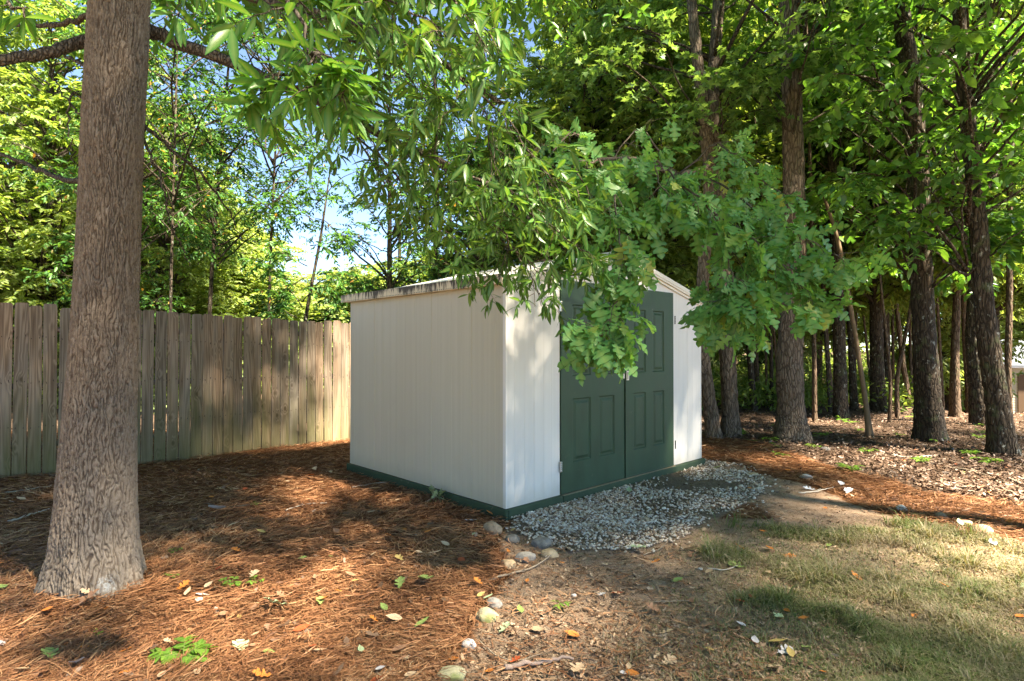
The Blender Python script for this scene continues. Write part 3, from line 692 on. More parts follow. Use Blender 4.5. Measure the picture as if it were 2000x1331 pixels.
def trunk_part(parent, pts, Y, m_, top=13.0, flare=1.45, name="trunk", k=14, origin=None, gxy=None):
    """pts: (photo x, photo y, photo width) from the base up, standing at distance Y"""
    P = np.array([W(a, b_, Y) for a, b_, _ in pts]); rad = np.array([c_ * 0.88 / 2 / F * Y for _, _, c_ in pts])
    base = float(gz(P[0][0], P[0][1])) - 0.12; P[0][2] = min(P[0][2], base)
    if P[-1][2] < top:
        d = P[-1] - P[-2]; d = d / max(d[2], 0.3); dz = top - P[-1][2]; e = P[-1] + d * dz * np.array([0.8, 0.8, 1])
        P = np.vstack([P, e]); rad = np.append(rad, rad[-1] * 0.45)
    n_ = max(16, int((P[-1][2] - P[0][2]) * 9)); Q = catmull(P, n_)
    s_ = np.interp(Q[:, 2], P[:, 2], rad) if np.all(np.diff(P[:, 2]) > 0) else np.linspace(rad[0], rad[-1], n_)
    s_ = s_ * (1 + (flare - 1) * np.exp(-(Q[:, 2] - Q[0][2]) / 0.16)) * (1 + 0.03 * RNG.normal(size=n_))
    if origin is None: origin = Q[0] * np.array([1, 1, 0]) + UP * (base + 0.12)
    a = np.linspace(0, 2 * math.pi, k, endpoint=False); ph = RNG.random() * 6
    lob = 1 + 0.06 * np.sin(3 * a + ph)[None] * np.ones((n_, 1)) + (0.16 * np.cos(4 * a + ph)[None]) * np.exp(-(Q[:, 2] - Q[0][2]) / 0.2)[:, None]
    lob = lob + 0.03 * RNG.normal(size=(n_, k)) * 0.6
    V = np.stack([Q[:, 0:1] + s_[:, None] * lob * np.cos(a), Q[:, 1:2] + s_[:, None] * lob * np.sin(a), np.repeat(Q[:, 2:3], k, 1)], -1).reshape(-1, 3) - origin
    I_ = np.arange(n_ * k).reshape(n_, k); J = np.roll(I_, -1, 1)
    f = np.stack([I_[:-1], J[:-1], J[1:], I_[1:]], -1).reshape(-1)
    me_ = np_mesh(name, V, f, np.full((n_ - 1) * k, 4), m_)
    o = link(name, me_, parent); return o, origin, Q
def tree(name, label, pts, Y, bark, proto=None, top=13.0, group=None, cs=1.0, crz=None, cz=0.0, k=14, szz=1.0, cat="tree"):
    root = thing(name, label, cat, (0, 0, 0), 0, group)
    t, org, Q = trunk_part(root, pts, Y, bark, top, k=k); root.location = org
    if proto:
        rz = RNG.random() * 6.28 if crz is None else crz
        zc = 5.0; j = int(np.argmin(abs(Q[:, 2] - zc))); dx = Q[j] - org
        for nm, me_ in (("crown", proto[0]), ("limbs", proto[1])):
            o = link(nm, me_, root); o.location = (dx[0], dx[1], cz); o.rotation_euler = (0, 0, rz); o.scale = (cs, cs, szz)
    return root
def Yof(py): return F * CH / (py - HZ)

# the woods on the right, named one by one
tree("oak_tree", "broad brown oak trunk with flared mossy base, the thickest right of the shed", [(1545, 862, 76), (1543, 800, 58), (1541, 700, 54), (1550, 560, 50), (1552, 400, 46), (1549, 200, 42), (1544, 0, 38)], 9.45, MB_GREY, P_MAPLE[0], cz=3.6)
tree("oak_tree", "dark thick lichen-spotted trunk standing by itself between the leaning sapling and the garage", [(1816, 860, 62), (1812, 780, 52), (1806, 650, 45), (1800, 480, 42), (1796, 300, 40), (1778, 100, 36), (1765, 0, 33)], 9.4, MB_DARK, P_BROAD[0], cz=1.2)
tree("oak_tree", "dark trunk leaning left with pale lichen near its foot, nearest to the right edge", [(1958, 886, 54), (1945, 780, 44), (1925, 620, 38), (1912, 430, 33), (1896, 250, 29), (1884, 120, 26), (1880, 0, 24)], 8.2, MB_DARK, P_BROAD[1], cz=1.4)
tree("hardwood_tree", "dark trunk just behind the lichen-footed leaning one, covering the garage corner", [(1914, 828, 40), (1908, 760, 32), (1903, 640, 30), (1918, 450, 28), (1925, 250, 26)], 11.6, MB_DARK, P_MAPLE[1], cz=2.5)
tree("hardwood_tree", "medium dark trunk two to the left of the bare leaning sapling's crook", [(1641, 812, 30), (1639, 700, 26), (1634, 500, 23), (1628, 300, 20), (1626, 100, 18)], 12.9, MB_DARK, P_MAPLE[0], cz=2.4)
tree("hardwood_tree", "dark straight trunk right behind the bare leaning sapling", [(1716, 799, 34), (1713, 700, 27), (1711, 500, 24), (1706, 300, 20), (1704, 100, 18)], 14.2, MB_DARK, P_GREEN[0], cz=2.2)
tree("sapling_tree", "bare pale tan sapling leaning left with no leaves low down", [(1698, 854, 14), (1690, 790, 11), (1680, 720, 10), (1668, 640, 9), (1640, 480, 9), (1610, 380, 7)], 9.75, plain("smooth_tan_bark", (0.17, 0.12, 0.075), 0.8, 0.2, var=0.3, scale=20), None, top=4.2, k=9)
tree("sapling_tree", "thin reddish pole of a tree just right of the thickest oak", [(1590, 822, 11), (1590, 700, 10), (1588, 500, 8), (1584, 300, 7)], 12.0, MB_RED, None, top=9, k=8)
tree("sapling_tree", "thin dark young trunk tilted left beside the medium dark trunk", [(1628, 800, 11), (1618, 720, 10), (1612, 620, 9), (1606, 480, 8)], 14.2, MB_RED, None, top=9, k=8)
tree("hardwood_tree", "slim brown trunk in the gap between the lone dark trunk and the garage", [(1864, 811, 22), (1865, 700, 17), (1870, 580, 15), (1874, 400, 13), (1880, 200, 12)], 13.0, MB_RED, P_GREEN[1], cz=2.6)
tree("pine_tree", "sunlit pale reddish trunk far back beside the garage's left corner", [(1893, 795, 14), (1888, 720, 11), (1884, 640, 10), (1882, 450, 9)], 16.0, MB_RED, P_GREEN[0], cz=3)
tree("sapling_tree", "thin dark upright trunk in front of the garage roof", [(1969, 835, 15), (1968, 720, 13), (1972, 600, 12), (1975, 400, 11)], 11.0, MB_RED, None, top=10, k=8)
tree("sapling_tree", "forked thin stem with tan foot, left half of the pair behind the lone dark trunk", [(1736, 821, 8), (1738, 740, 7), (1730, 640, 6), (1722, 560, 5)], 12.0, MB_RED, None, top=6.5, k=7)
tree("sapling_tree", "thin tan stem leaning right, right half of the pair behind the lone dark trunk", [(1752, 815, 10), (1752, 740, 9), (1768, 660, 7), (1782, 580, 6)], 12.6, MB_RED, None, top=6.5, k=7)
tree("hardwood_tree", "grey trunk seen in the gap left of the lone dark trunk, leaning left", [(1776, 790, 12), (1768, 740, 11), (1758, 660, 10)], 15.5, MB_RED, None, top=9, k=8)
tree("hardwood_tree", "dark young trunk deep in shade right of the twin-stemmed tree", [(1473, 800, 15), (1466, 720, 13), (1462, 640, 12), (1460, 400, 10)], 14.2, MB_DARK, P_DARK[0], cz=2.4)
tree("hardwood_tree", "dark slim trunk immediately left of the thickest oak", [(1506, 795, 9), (1506, 700, 8), (1504, 500, 7)], 14.8, MB_DARK, None, top=10, k=8)
tree("hardwood_tree", "dark stubby looking trunk just right of the medium dark trunk, half lost in shade", [(1668, 800, 18), (1665, 730, 15), (1660, 600, 13), (1655, 400, 11)], 14.4, MB_DARK, P_MAPLE[1], cz=2.5)

# twin-stemmed tree beside the shed with lobed-leaf boughs hanging in front of the shed
tw_ = thing("white_oak_tree", "twin-stemmed oak right of the shed whose lobed-leaf boughs hang over the doors", "tree")
YT = 9.9
_, org, Q1 = trunk_part(tw_, [(1426, 858, 40), (1424, 780, 36), (1418, 656, 34), (1409, 500, 33), (1402, 350, 34), (1392, 250, 30), (1398, 100, 26), (1406, 0, 24)], YT, MB_GREY, 13)
tw_.location = org
trunk_part(tw_, [(1396, 852, 34), (1384, 780, 30), (1373, 700, 28), (1370, 620, 26), (1378, 480, 26), (1388, 350, 28), (1374, 200, 25), (1354, 0, 22)], YT - 0.12, MB_GREY, 13, origin=org)
for nm, me_ in zip(("crown", "limbs"), P_MAPLE[1]):
    o = link(nm, me_, tw_); o.location = (-0.25, 0, 3.2); o.rotation_euler = (0, 0, 2.0); o.scale = (1.05, 1.05, 1)
RNG = np.random.default_rng(21)
wood = MB(); lv = Leaves()
okw = dict(tip=True, spread=0.75, ldroop=0.45, ljit=0.25, njit=0.5, k=4)
root_pt = W(1392, 300, 9.8)
hub = W(1320, 345, 5.4)
wood.tube(catmull([root_pt, W(1375, 330, 8.6), W(1345, 335, 7.0), hub], 24), np.linspace(0.045, 0.022, 24), 10)
hub2 = W(1170, 310, 4.6)
wood.tube(catmull([hub, (hub + hub2) / 2 + UP * 0.08, hub2], 10), np.linspace(0.022, 0.014, 10), 8)
def oakb(path, r0, nsub, sl, ntw=2, twl=0.18, nl=5, size=0.175, droop=0.35, flat=0.4, **k2):
    kk = dict(okw); kk.update(k2)
    bough(wood, lv, [W(*p) if not isinstance(p, np.ndarray) else p for p in path], r0, 0.003, nsub, sl, ntw, twl, nl, size, droop, flat, 0.12, **kk)
oakb([hub2, (1125, 320, 4.2), (1160, 400, 3.9), (1180, 480, 3.7)], 0.010, 10, 0.24)
oakb([hub2, (1195, 370, 3.9), (1210, 460, 3.7), (1225, 530, 3.55)], 0.010, 10, 0.15)
oakb([W(1190, 480, 3.8), (1215, 550, 3.6), (1195, 610, 3.5), (1180, 660, 3.5)], 0.006, 9, 0.13, twl=0.11, droop=0.5)
oakb([W(1215, 570, 3.6), (1200, 625, 3.5), (1170, 650, 3.45), (1145, 630, 3.45)], 0.004, 6, 0.10, twl=0.10, droop=0.5)
oakb([hub, (1310, 330, 4.6), (1360, 380, 4.3), (1410, 425, 4.2), (1460, 470, 4.2)], 0.012, 15, 0.28)
oakb([hub, (1280, 310, 4.8), (1285, 350, 4.4), (1310, 385, 4.2)], 0.010, 10, 0.26)
oakb([hub, (1400, 350, 5.0), (1480, 410, 4.6), (1560, 460, 4.3), (1640, 500, 4.2)], 0.012, 19, 0.32)
oakb([W(1440, 440, 4.5), (1500, 490, 4.3), (1550, 540, 4.2), (1585, 580, 4.15)], 0.007, 10, 0.26)
oakb([W(1415, 450, 4.4), (1425, 515, 4.2), (1435, 565, 4.1), (1450, 605, 4.05)], 0.007, 11, 0.20)
oakb([W(1430, 560, 4.2), (1412, 575, 4.1), (1392, 590, 4.0)], 0.005, 4, 0.10)
oakb([hub2, (1120, 260, 4.6), (1060, 320, 4.3), (1045, 390, 4.2)], 0.010, 11, 0.36)
oakb([hub, (1400, 280, 5.2), (1470, 330, 5.0), (1540, 390, 4.8)], 0.010, 10, 0.38)
oakb([hub, (1250, 250, 5.0), (1200, 320, 4.7), (1240, 390, 4.5)], 0.010, 11, 0.36)
br = wood.build("branch", MB_TWIG, tw_); br.location = -Vector(org)
o = link("leaves", lv.mesh("leaves", T_OAK, ML_OAK, True), br)
# small sprouts at the foot
# ------------------------------------------------------------------ big tree at left: real bark relief
RNG = np.random.default_rng(31)
big = thing("willow_oak_tree", "large near trunk with furrowed bark and a pale painted patch on its flared foot", "tree", (-2.57, 3.62, 0))
YL = 3.62
prof = [(194, 1205, 206), (194, 1165, 186), (193, 1120, 168), (192, 1060, 150), (192, 1000, 142), (194, 900, 133), (198, 800, 125), (203, 700, 119), (207, 590, 114), (213, 400, 110), (217, 250, 109), (226, 60, 108), (228, 0, 107), (232, -250, 105)]
P = np.array([W(a, b_, YL) for a, b_, _ in prof]); rad = np.array([c_ * 0.95 / 2 / F * YL for *_, c_ in prof])
P = np.vstack([P, P[-1] + np.array([0.25, 0.2, 3.2]), P[-1] + np.array([0.2, 0.5, 7])]); rad = np.append(rad, [0.13, 0.05])
zz = np.concatenate([np.arange(-0.25, 4.2, 0.0065), np.arange(4.2, P[-1][2], 0.06)]); kk = 420
cxz = np.interp(zz, P[:, 2], P[:, 0]); cyz = np.interp(zz, P[:, 2], P[:, 1]); rz_ = np.interp(zz, P[:, 2], rad)
a = np.linspace(0, 2 * math.pi, kk, endpoint=False); A, ZZ = np.meshgrid(a, zz); Rr = np.repeat(rz_[:, None], kk, 1)
low = np.exp(-np.clip(ZZ, 0, 9) / 0.22)
Rr = Rr * (1 + low * (0.06 * np.cos(A * 5 + 0.6) + 0.05 * np.cos(A * 3 + 2.1) + 0.05 * np.cos(8 * A)) + 0.02 * np.cos(2 * A + ZZ * 0.8))
# a buttress root running right
Rr = Rr * (1 + 0.42 * np.exp(-((A - R(318)) / 0.28) ** 2) * np.exp(-np.clip(ZZ, 0, 9) / 0.11) + 0.10 * np.exp(-((A - R(215)) / 0.35) ** 2) * np.exp(-np.clip(ZZ, 0, 9) / 0.18))
cw, chh = 0.021, 0.085; ncell = int(round(2 * math.pi * 0.2 / cw))
uu = A / (2 * math.pi) * ncell; wv_ = fbm(np.cos(A) * 3 + 9, ZZ * 5 + np.sin(A) * 3, 51, 3); uu = uu + 1.4 * (wv_ - 0.5) + 0.3 * (fbm(uu, ZZ * 22, 61, 2) - 0.5)
vv_ = ZZ / chh + 1.2 * fbm(np.cos(A) * 8, ZZ * 6 + np.sin(A) * 8, 71, 2)
def pnoise(x, y, P_, s=0):
    ix = np.floor(x); iy = np.floor(y); fx = x - ix; fy = y - iy; fx = fx * fx * (3 - 2 * fx); fy = fy * fy * (3 - 2 * fy)
    i0 = np.mod(ix, P_); i1 = np.mod(ix + 1, P_)
    return (_h(i0, iy, s) * (1 - fx) + _h(i1, iy, s) * fx) * (1 - fy) + (_h(i0, iy + 1, s) * (1 - fx) + _h(i1, iy + 1, s) * fx) * fy
n1 = (pnoise(uu, vv_, ncell, 5) + 0.45 * pnoise(2 * uu, 2.3 * vv_, 2 * ncell, 6) + 0.2 * pnoise(4 * uu, 5 * vv_, 4 * ncell, 7)) / 1.65
n2 = (pnoise(uu * 1, vv_ * 2.6 + 0.6 * n1, ncell, 8) + 0.5 * pnoise(2 * uu, vv_ * 5, 2 * ncell, 9)) / 1.5
q_ = uu + 2.1 * (pnoise(uu, vv_ * 0.8, ncell, 11) - 0.5) + 0.8 * (pnoise(uu * 2, vv_ * 2.2, ncell * 2, 12) - 0.5); c1 = sstep(0.03, 0.55, np.abs(q_ - np.round(q_)) * 2); c2 = sstep(0.0, 0.4, np.abs(n2 * 2.4 - np.round(n2 * 2.4)) * 2)
plate = c1 * (0.3 + 0.7 * c2); cid = fbm(uu * 0.8, vv_ * 1.1, 17, 3) * 1.5 - 0.25
plate2 = plate * (0.75 + 0.25 * cid) + 0.5 * (fbm(A * 60, ZZ * 60, 81, 3) - 0.5)
fade = np.clip((zz < 4.25).astype(float), 0, 1)[:, None]
Rr = Rr + fade * 0.014 * (plate2 - 0.6)
V = np.stack([cxz[:, None] + Rr * np.cos(A), cyz[:, None] + Rr * np.sin(A), ZZ], -1).reshape(-1, 3) - np.array([-2.57, 3.62, 0])
I_ = np.arange(len(zz) * kk).reshape(len(zz), kk); J = np.roll(I_, -1, 1)
f = np.stack([I_[:-1], J[:-1], J[1:], I_[1:]], -1).reshape(-1)
m, n, b = mat("bark_furrowed", 0.9, 0.15)
pl = attr(n, "plate"); fi = noise(n, mapping(n, (1, 1, 0.4)), 110, 6, 0.7); bg_ = noise(n, mapping(n, (1, 1, 0.6)), 2.2, 4)
c = ramp(n, fi, [(0.28, (0.11, 0.082, 0.062)), (0.5, (0.20, 0.155, 0.12)), (0.75, (0.33, 0.275, 0.225))])
c = mixc(n, ramp(n, bg_, [(0.35, 0.0), (0.7, 0.55)]), c, (0.18, 0.125, 0.088))
c = mixc(n, ramp(n, attr(n, "tone"), [(0.0, 0.3), (0.5, 0.0)]), c, (0.12, 0.08, 0.055))
c = mixc(n, ramp(n, attr(n, "tone"), [(0.7, 0.0), (1.0, 0.3)]), c, (0.38, 0.32, 0.27))
tcz = nd(n, "ShaderNodeTexCoord"); spz = nd(n, "ShaderNodeSeparateXYZ"); n.links.new(tcz.outputs["Object"], spz.inputs[0])
hz_ = nd(n, "ShaderNodeMapRange"); n.links.new(mth(n, 'ADD', spz.outputs[2], mth(n, 'MULTIPLY', bg_, -1.2)), hz_.inputs[0]); hz_.inputs[1].default_value = 0.9; hz_.inputs[2].default_value = -0.5; hz_.inputs[3].default_value = 0; hz_.inputs[4].default_value = 0.6
c = mixc(n, hz_.outputs[0], c, (0.27, 0.235, 0.195))
c = mixc(n, ramp(n, pl, [(0.0, 0.75), (0.8, 0.0)]), c, (0.055, 0.036, 0.025))
# pale patch low on the right of the foot
vd = nd(n, "ShaderNodeVectorMath", operation='DISTANCE'); n.links.new(tcz.outputs["Object"], vd.inputs[0]); vd.inputs[1].default_value = (0.21, -0.22, 0.12)
pm = ramp(n, mth(n, 'ADD', vd.outputs["Value"], mth(n, 'MULTIPLY', noise(n, mapping(n), 22, 5, 0.7), 0.22)), [(0.12, 0.9), (0.17, 0.0)])
c = mixc(n, mth(n, 'MULTIPLY', pm, ramp(n, noise(n, mapping(n), 60, 4), [(0.42, 0.0), (0.52, 1.0)])), c, (0.40, 0.42, 0.42))
n.links.new(c, b.inputs["Base Color"]); bump(n, b, fi, 0.6, 0.006)
me = np_mesh("trunk", V, f, np.full((len(zz) - 1) * kk, 4), m, {"plate": ('POINT', plate.ravel()), "tone": ('POINT', cid.ravel())})
link("trunk", me, big)
BIGO = Vector((-2.57, 3.62, 0))
MB_LIMB = bark_mat("bark_limb", (0.03, 0.022, 0.016), (0.11, 0.085, 0.062), (0.22, 0.18, 0.14), 45, 12, 0.1)
# bare and leafy limbs leaving the trunk
lkw = dict(tip=True, spread=0.85, ldroop=0.12, ljit=0.25, njit=0.5, k=4)
def limb(paths, rr, leafs=None, tpl=T_LANCE, m_=None, extra=None):
    wood = MB(); lv = Leaves()
    if paths: 
        P_ = catmull([W(*p) for p in paths], 26); P_[1:-1] += rv(24) * 0.008; wood.tube(P_, np.linspace(rr[0], rr[1], 26), 10)
    for kw in (leafs or []):
        kw = dict(kw); pth = [W(*p) for p in kw.pop("path")]; k2 = dict(lkw); k2.update(kw.pop("kw", {}))
        bough(wood, lv, pth, kw.pop("r0", 0.009), 0.003, kw.pop("nsub", 10), kw.pop("sl", 0.35), kw.pop("ntw", 2), kw.pop("twl", 0.18), kw.pop("nl", 8), kw.pop("size", 0.115), kw.pop("droop", 0.3), kw.pop("flat", 0.4), 0.1, **k2)
    o = wood.build("branch", MB_LIMB, big); o.location = -BIGO
    if lv.p: link("leaves", lv.mesh("leaves", tpl, m_ or ML_LANCE, True), o)
    return o
limb([(190, 70, 3.75), (120, 88, 3.6), (50, 108, 3.5), (-40, 112, 3.4), (-200, 80, 3.3)], (0.04, 0.025))
limb([(190, 20, 3.8), (120, 40, 3.9), (40, 45, 4.1), (-80, 20, 4.3)], (0.02, 0.01))
limb([(170, 130, 3.9), (130, 110, 4.2), (110, 92, 4.6)], (0.012, 0.006))
limb([(200, 355, 3.9), (120, 350, 4.2), (50, 320, 4.5), (-60, 280, 4.9)], (0.022, 0.012))
limb([(215, 245, 3.9), (150, 220, 4.1), (110, 170, 4.3), (95, 130, 4.4)], (0.008, 0.004))
limb([(262, 230, 3.8), (330, 290, 3.9), (400, 350, 4.1), (450, 420, 4.4), (470, 470, 4.6)], (0.014, 0.003))
limb([(268, 255, 3.8), (310, 350, 3.8), (335, 450, 3.9), (370, 520, 4.0)], (0.009, 0.003))
limb([(200, 250, 3.7), (140, 180, 3.6), (130, 260, 3.6), (145, 330, 3.65)], (0.008, 0.003))
limb([(270, 390, 3.8), (300, 410, 3.9)], (0.008, 0.003))
# main limb sweeping right over the shed, lance leaves
B = lambda path, **k2: dict(path=path, **k2)
limb([(270, 50, 3.8), (380, 95, 3.8), (560, 170, 3.8), (760, 270, 3.8), (950, 360, 3.9), (1060, 450, 4.0)], (0.045, 0.012), [
    B([(560, 170, 3.8), (650, 180, 3.6), (760, 230, 3.5), (850, 300, 3.5)], nsub=14, sl=0.5, nl=9),
    B([(640, 210, 3.8), (760, 330, 3.8), (840, 420, 3.9), (900, 500, 4.0)], nsub=14, sl=0.45, nl=9),
    B([(760, 270, 3.8), (880, 330, 3.6), (1000, 380, 3.6), (1090, 430, 3.6)], nsub=16, sl=0.45, nl=9),
    B([(850, 310, 3.85), (950, 430, 3.7), (1020, 500, 3.6), (1055, 535, 3.55)], nsub=11, sl=0.36, nl=9),
    B([(950, 360, 3.9), (1050, 420, 3.7), (1100, 465, 3.6), (1135, 490, 3.5)], nsub=8, sl=0.34, nl=9),
    B([(900, 330, 3.9), (960, 400, 4.1), (980, 470, 4.2), (990, 520, 4.2)], nsub=12, sl=0.4, nl=9)])
limb([(300, -60, 3.7), (450, -20, 3.5), (640, 30, 3.4), (820, 90, 3.4), (980, 200, 3.5)], (0.04, 0.014), [
    B([(450, -20, 3.5), (560, 30, 3.2), (640, 90, 3.1), (700, 130, 3.1)], nsub=14, sl=0.45),
    B([(560, 10, 3.45), (680, 60, 3.2), (780, 130, 3.1), (850, 180, 3.1)], nsub=16, sl=0.45),
    B([(640, 30, 3.4), (760, 60, 3.3), (880, 60, 3.2), (960, 60, 3.1)], nsub=16, sl=0.45),
    B([(820, 90, 3.4), (900, 150, 3.2), (950, 230, 3.1), (960, 300, 3.1)], nsub=14, sl=0.4),
    B([(900, 140, 3.4), (980, 220, 3.3), (1040, 300, 3.3), (1080, 350, 3.3)], nsub=12, sl=0.4),
    B([(820, 90, 3.4), (860, 200, 3.3), (840, 300, 3.4), (850, 380, 3.4)], nsub=12, sl=0.45),
    B([(700, 50, 3.4), (740, 150, 3.4), (700, 230, 3.5), (760, 330, 3.6)], nsub=12, sl=0.45),
    B([(620, -60, 2.7), (700, -20, 2.6), (800, 10, 2.55), (860, 50, 2.5)], nsub=10, sl=0.35),
    B([(760, -80, 2.8), (860, -30, 2.7), (920, 30, 2.6), (950, 90, 2.6)], nsub=10, sl=0.32)])
# bright near sprays hanging in at the top
limb([(330, -200, 2.6), (420, -140, 2.2), (520, -60, 2.0)], (0.02, 0.012), [
    B([(520, -60, 2.0), (580, 40, 1.9), (610, 110, 1.85), (600, 170, 1.85)], nsub=7, sl=0.16, ntw=2, twl=0.09, nl=8, size=0.115),
    B([(560, 60, 1.9), (640, 120, 1.85), (680, 160, 1.85)], nsub=5, sl=0.12, ntw=2, twl=0.08, nl=8, size=0.112),
    B([(570, 90, 1.9), (540, 150, 1.88), (510, 180, 1.9)], nsub=5, sl=0.12, ntw=2, twl=0.08, nl=8, size=0.112),
    B([(420, -140, 2.2), (380, -60, 2.1), (390, -20, 2.05)], nsub=4, sl=0.12, ntw=2, twl=0.08, nl=7, size=0.12),
    B([(-60, -60, 2.2), (10, 0, 2.0), (40, 30, 1.95)], nsub=3, sl=0.08, ntw=1, twl=0.06, nl=6, size=0.125)], m_=ML_LANCEB)
# big tree's upper crown, widened above view, second copy added to shade the fence
for nm, me_ in zip(("crown", "limbs"), P_CANOPY[0]):
    o = link(nm, me_, big); o.location = (0.1, 0.1, 0.0); o.rotation_euler = (0, 0, 1.0)
    if nm == "crown": o = link(nm, me_, big); o.location = (0.9, 0.5, 0.6); o.rotation_euler = (0, 0, 3.0); o.scale = (0.85, 0.85, 0.8)

# ------------------------------------------------------------------ trees beyond the fence and behind the shed
RNG = np.random.default_rng(41)
def simple_tree(label, px, Y, wpx, bark, proto, cs=1.0, szz=1.0, cz=0.0, name="hardwood_tree", top=9.0, group=None, lean=0):
    tp = min(top, 7.4 * szz + cz) if proto else top; yz = lambda z: HZ - (z - CH) * F / Y
    pts = [(px, HZ + F * CH / Y, wpx * 1.2), (px + lean * 0.4, yz(tp * 0.4), wpx), (px + lean, yz(tp * 0.75), wpx * 0.7)]
    return tree(name, label, pts, Y, bark, proto, tp, group, cs, None, cz, 8, szz)
simple_tree("sunlit yellow-green tree right beside the near trunk, beyond the fence", 340, 17, 16, MB_GREY, P_SUN[0], 1.05, 0.78)
simple_tree("lower sunlit yellow-green tree beyond the fence, with sky above it", 455, 19, 14, MB_GREY, P_SUN[1], 1.15, 0.62)
simple_tree("pale sunlit treetop low behind the small feathery tree", 560, 24, 12, MB_GREY, P_SUN[0], 1.25, 0.5)
simple_tree("pale sunlit treetop low against the shed roof's left end", 690, 24, 12, MB_GREY, P_SUN[1], 1.25, 0.55)
simple_tree("bushy bright tree behind the far left boards", 60, 16, 14, MB_GREY, P_SUN[1], 1.15, 0.62)
simple_tree("tall sunlit pale green tree just right of the near trunk, behind the lower ones", 300, 22, 14, MB_GREY, P_SUN[0], 1.25, 1.0)
simple_tree("sunlit tree whose round top stands over the fence in the middle", 405, 21, 14, MB_GREY, P_SUN[1], 1.1, 0.8)
simple_tree("broad mid-green tree filling the view between the left edge and the near trunk", 95, 15.5, 18, MB_DARK, P_GREEN[0], 1.2, 1.1, name="maple_tree", top=11, cz=1.0)
simple_tree("mid-green tree whose crown fills in directly right of the near trunk", 325, 15, 14, MB_DARK, P_GREEN[1], 0.75, 0.75, name="maple_tree", top=11, cz=0.8)
simple_tree("tall mid-green tree at the left edge beyond the fence", 20, 19, 24, MB_DARK, P_GREEN[0], 1.3, 1.2, name="maple_tree", top=11)
simple_tree("tall green tree between the left edge and the near trunk", 150, 21, 20, MB_DARK, P_GREEN[1], 1.2, 1.15, name="maple_tree", top=11)
simple_tree("dark leafy tree overhanging the fence behind the near trunk", 250, 11.5, 10, MB_DARK, P_DARK[0], 1.0, 1.0, cz=1.2, name="maple_tree", top=9)
simple_tree("dark leafy tree reaching over the sky gap left of the shed", 400, 12.5, 8, MB_DARK, P_DARK[1], 1.0, 0.95, cz=2.6, name="maple_tree", top=10, lean=40)
simple_tree("dark lacy-leaved tree reaching across the blue sky in the gap", 520, 12.2, 6, MB_DARK, P_DARK[0], 0.95, 0.8, cz=3.4, name="maple_tree", top=9, lean=20)
simple_tree("dark lacy-leaved tree hanging beside the near trunk, above the fence", 330, 10.5, 6, MB_DARK, P_DARK[1], 0.8, 0.8, cz=3.0, name="maple_tree", top=8, lean=10)
simple_tree("small feathery dark tree with a crooked stem just behind the fence", 575, 11, 9, MB_DARK, None, name="sapling_tree", top=4.8, lean=50)
for i, (px, Y, cs_, sz_, lab) in enumerate([
    (760, 12.0, 0.9, 0.8, "dark small-leaved tree above the left end of the shed roof"),
    (850, 13.0, 1.0, 0.8, "dark slender-stemmed tree above the middle of the shed's side"),
    (935, 12.2, 1.0, 0.68, "dark slender-stemmed tree above the near eave corner"),
    (1040, 13.5, 1.0, 0.62, "dark leafy tree behind the shed's left roof slope"),
    (1160, 13.0, 1.1, 1.0, "dark leafy tree behind the shed's gable peak"),
    (1290, 13.5, 1.1, 1.1, "dark leafy tree behind the shed's right roof slope")]):
    simple_tree(lab, px, Y, 12, MB_DARK, P_DARK[i % 2] if i < 3 else P_GREEN[i % 2], cs_, sz_, cz=0.9)
simple_tree("yellow-green maple rising behind the shed right of the deep blue gap", 1270, 16, 20, MB_DARK, P_MAPLE[0], 1.15, 1.0, cz=1.5, name="maple_tree", top=11)
simple_tree("yellow-green maple behind the twin-stemmed oak's left stem", 1310, 15, 20, MB_DARK, P_MAPLE[1], 1.2, 1.05, cz=1.2, name="maple_tree", top=12)
# the feathery sapling's leaves
sap = [o for o in C.objects if o.get("label", "").startswith("small feathery")][0]
wood = MB(); lv = Leaves()
for (a_, b_, c_) in [((590, 600), (545, 540), (505, 505)), ((600, 560), (650, 540), (700, 520)), ((590, 590), (620, 560), (660, 580)), ((600, 520), (560, 500), (520, 470)), ((605, 480), (650, 470), (690, 430)), ((610, 430), (570, 400), (530, 390)), ((615, 400), (660, 350), (700, 330)), ((615, 380), (600, 340), (570, 300)), ((580, 620), (540, 600), (520, 570)), ((600, 540), (570, 560), (540, 590))]:
    bough(wood, lv, [W(*a_, 11), W(*b_, 10.9), W(*c_, 10.8)], 0.012, 0.004, 7, 0.5, 3, 0.3, 10, 0.12, 0.3, 0.4, 0.1)
bb = wood.build("branch", MB_DARK, sap); bb.location = -sap.location; link("leaves", lv.mesh("leaves", T_RHOMB, ML_DARK), bb)

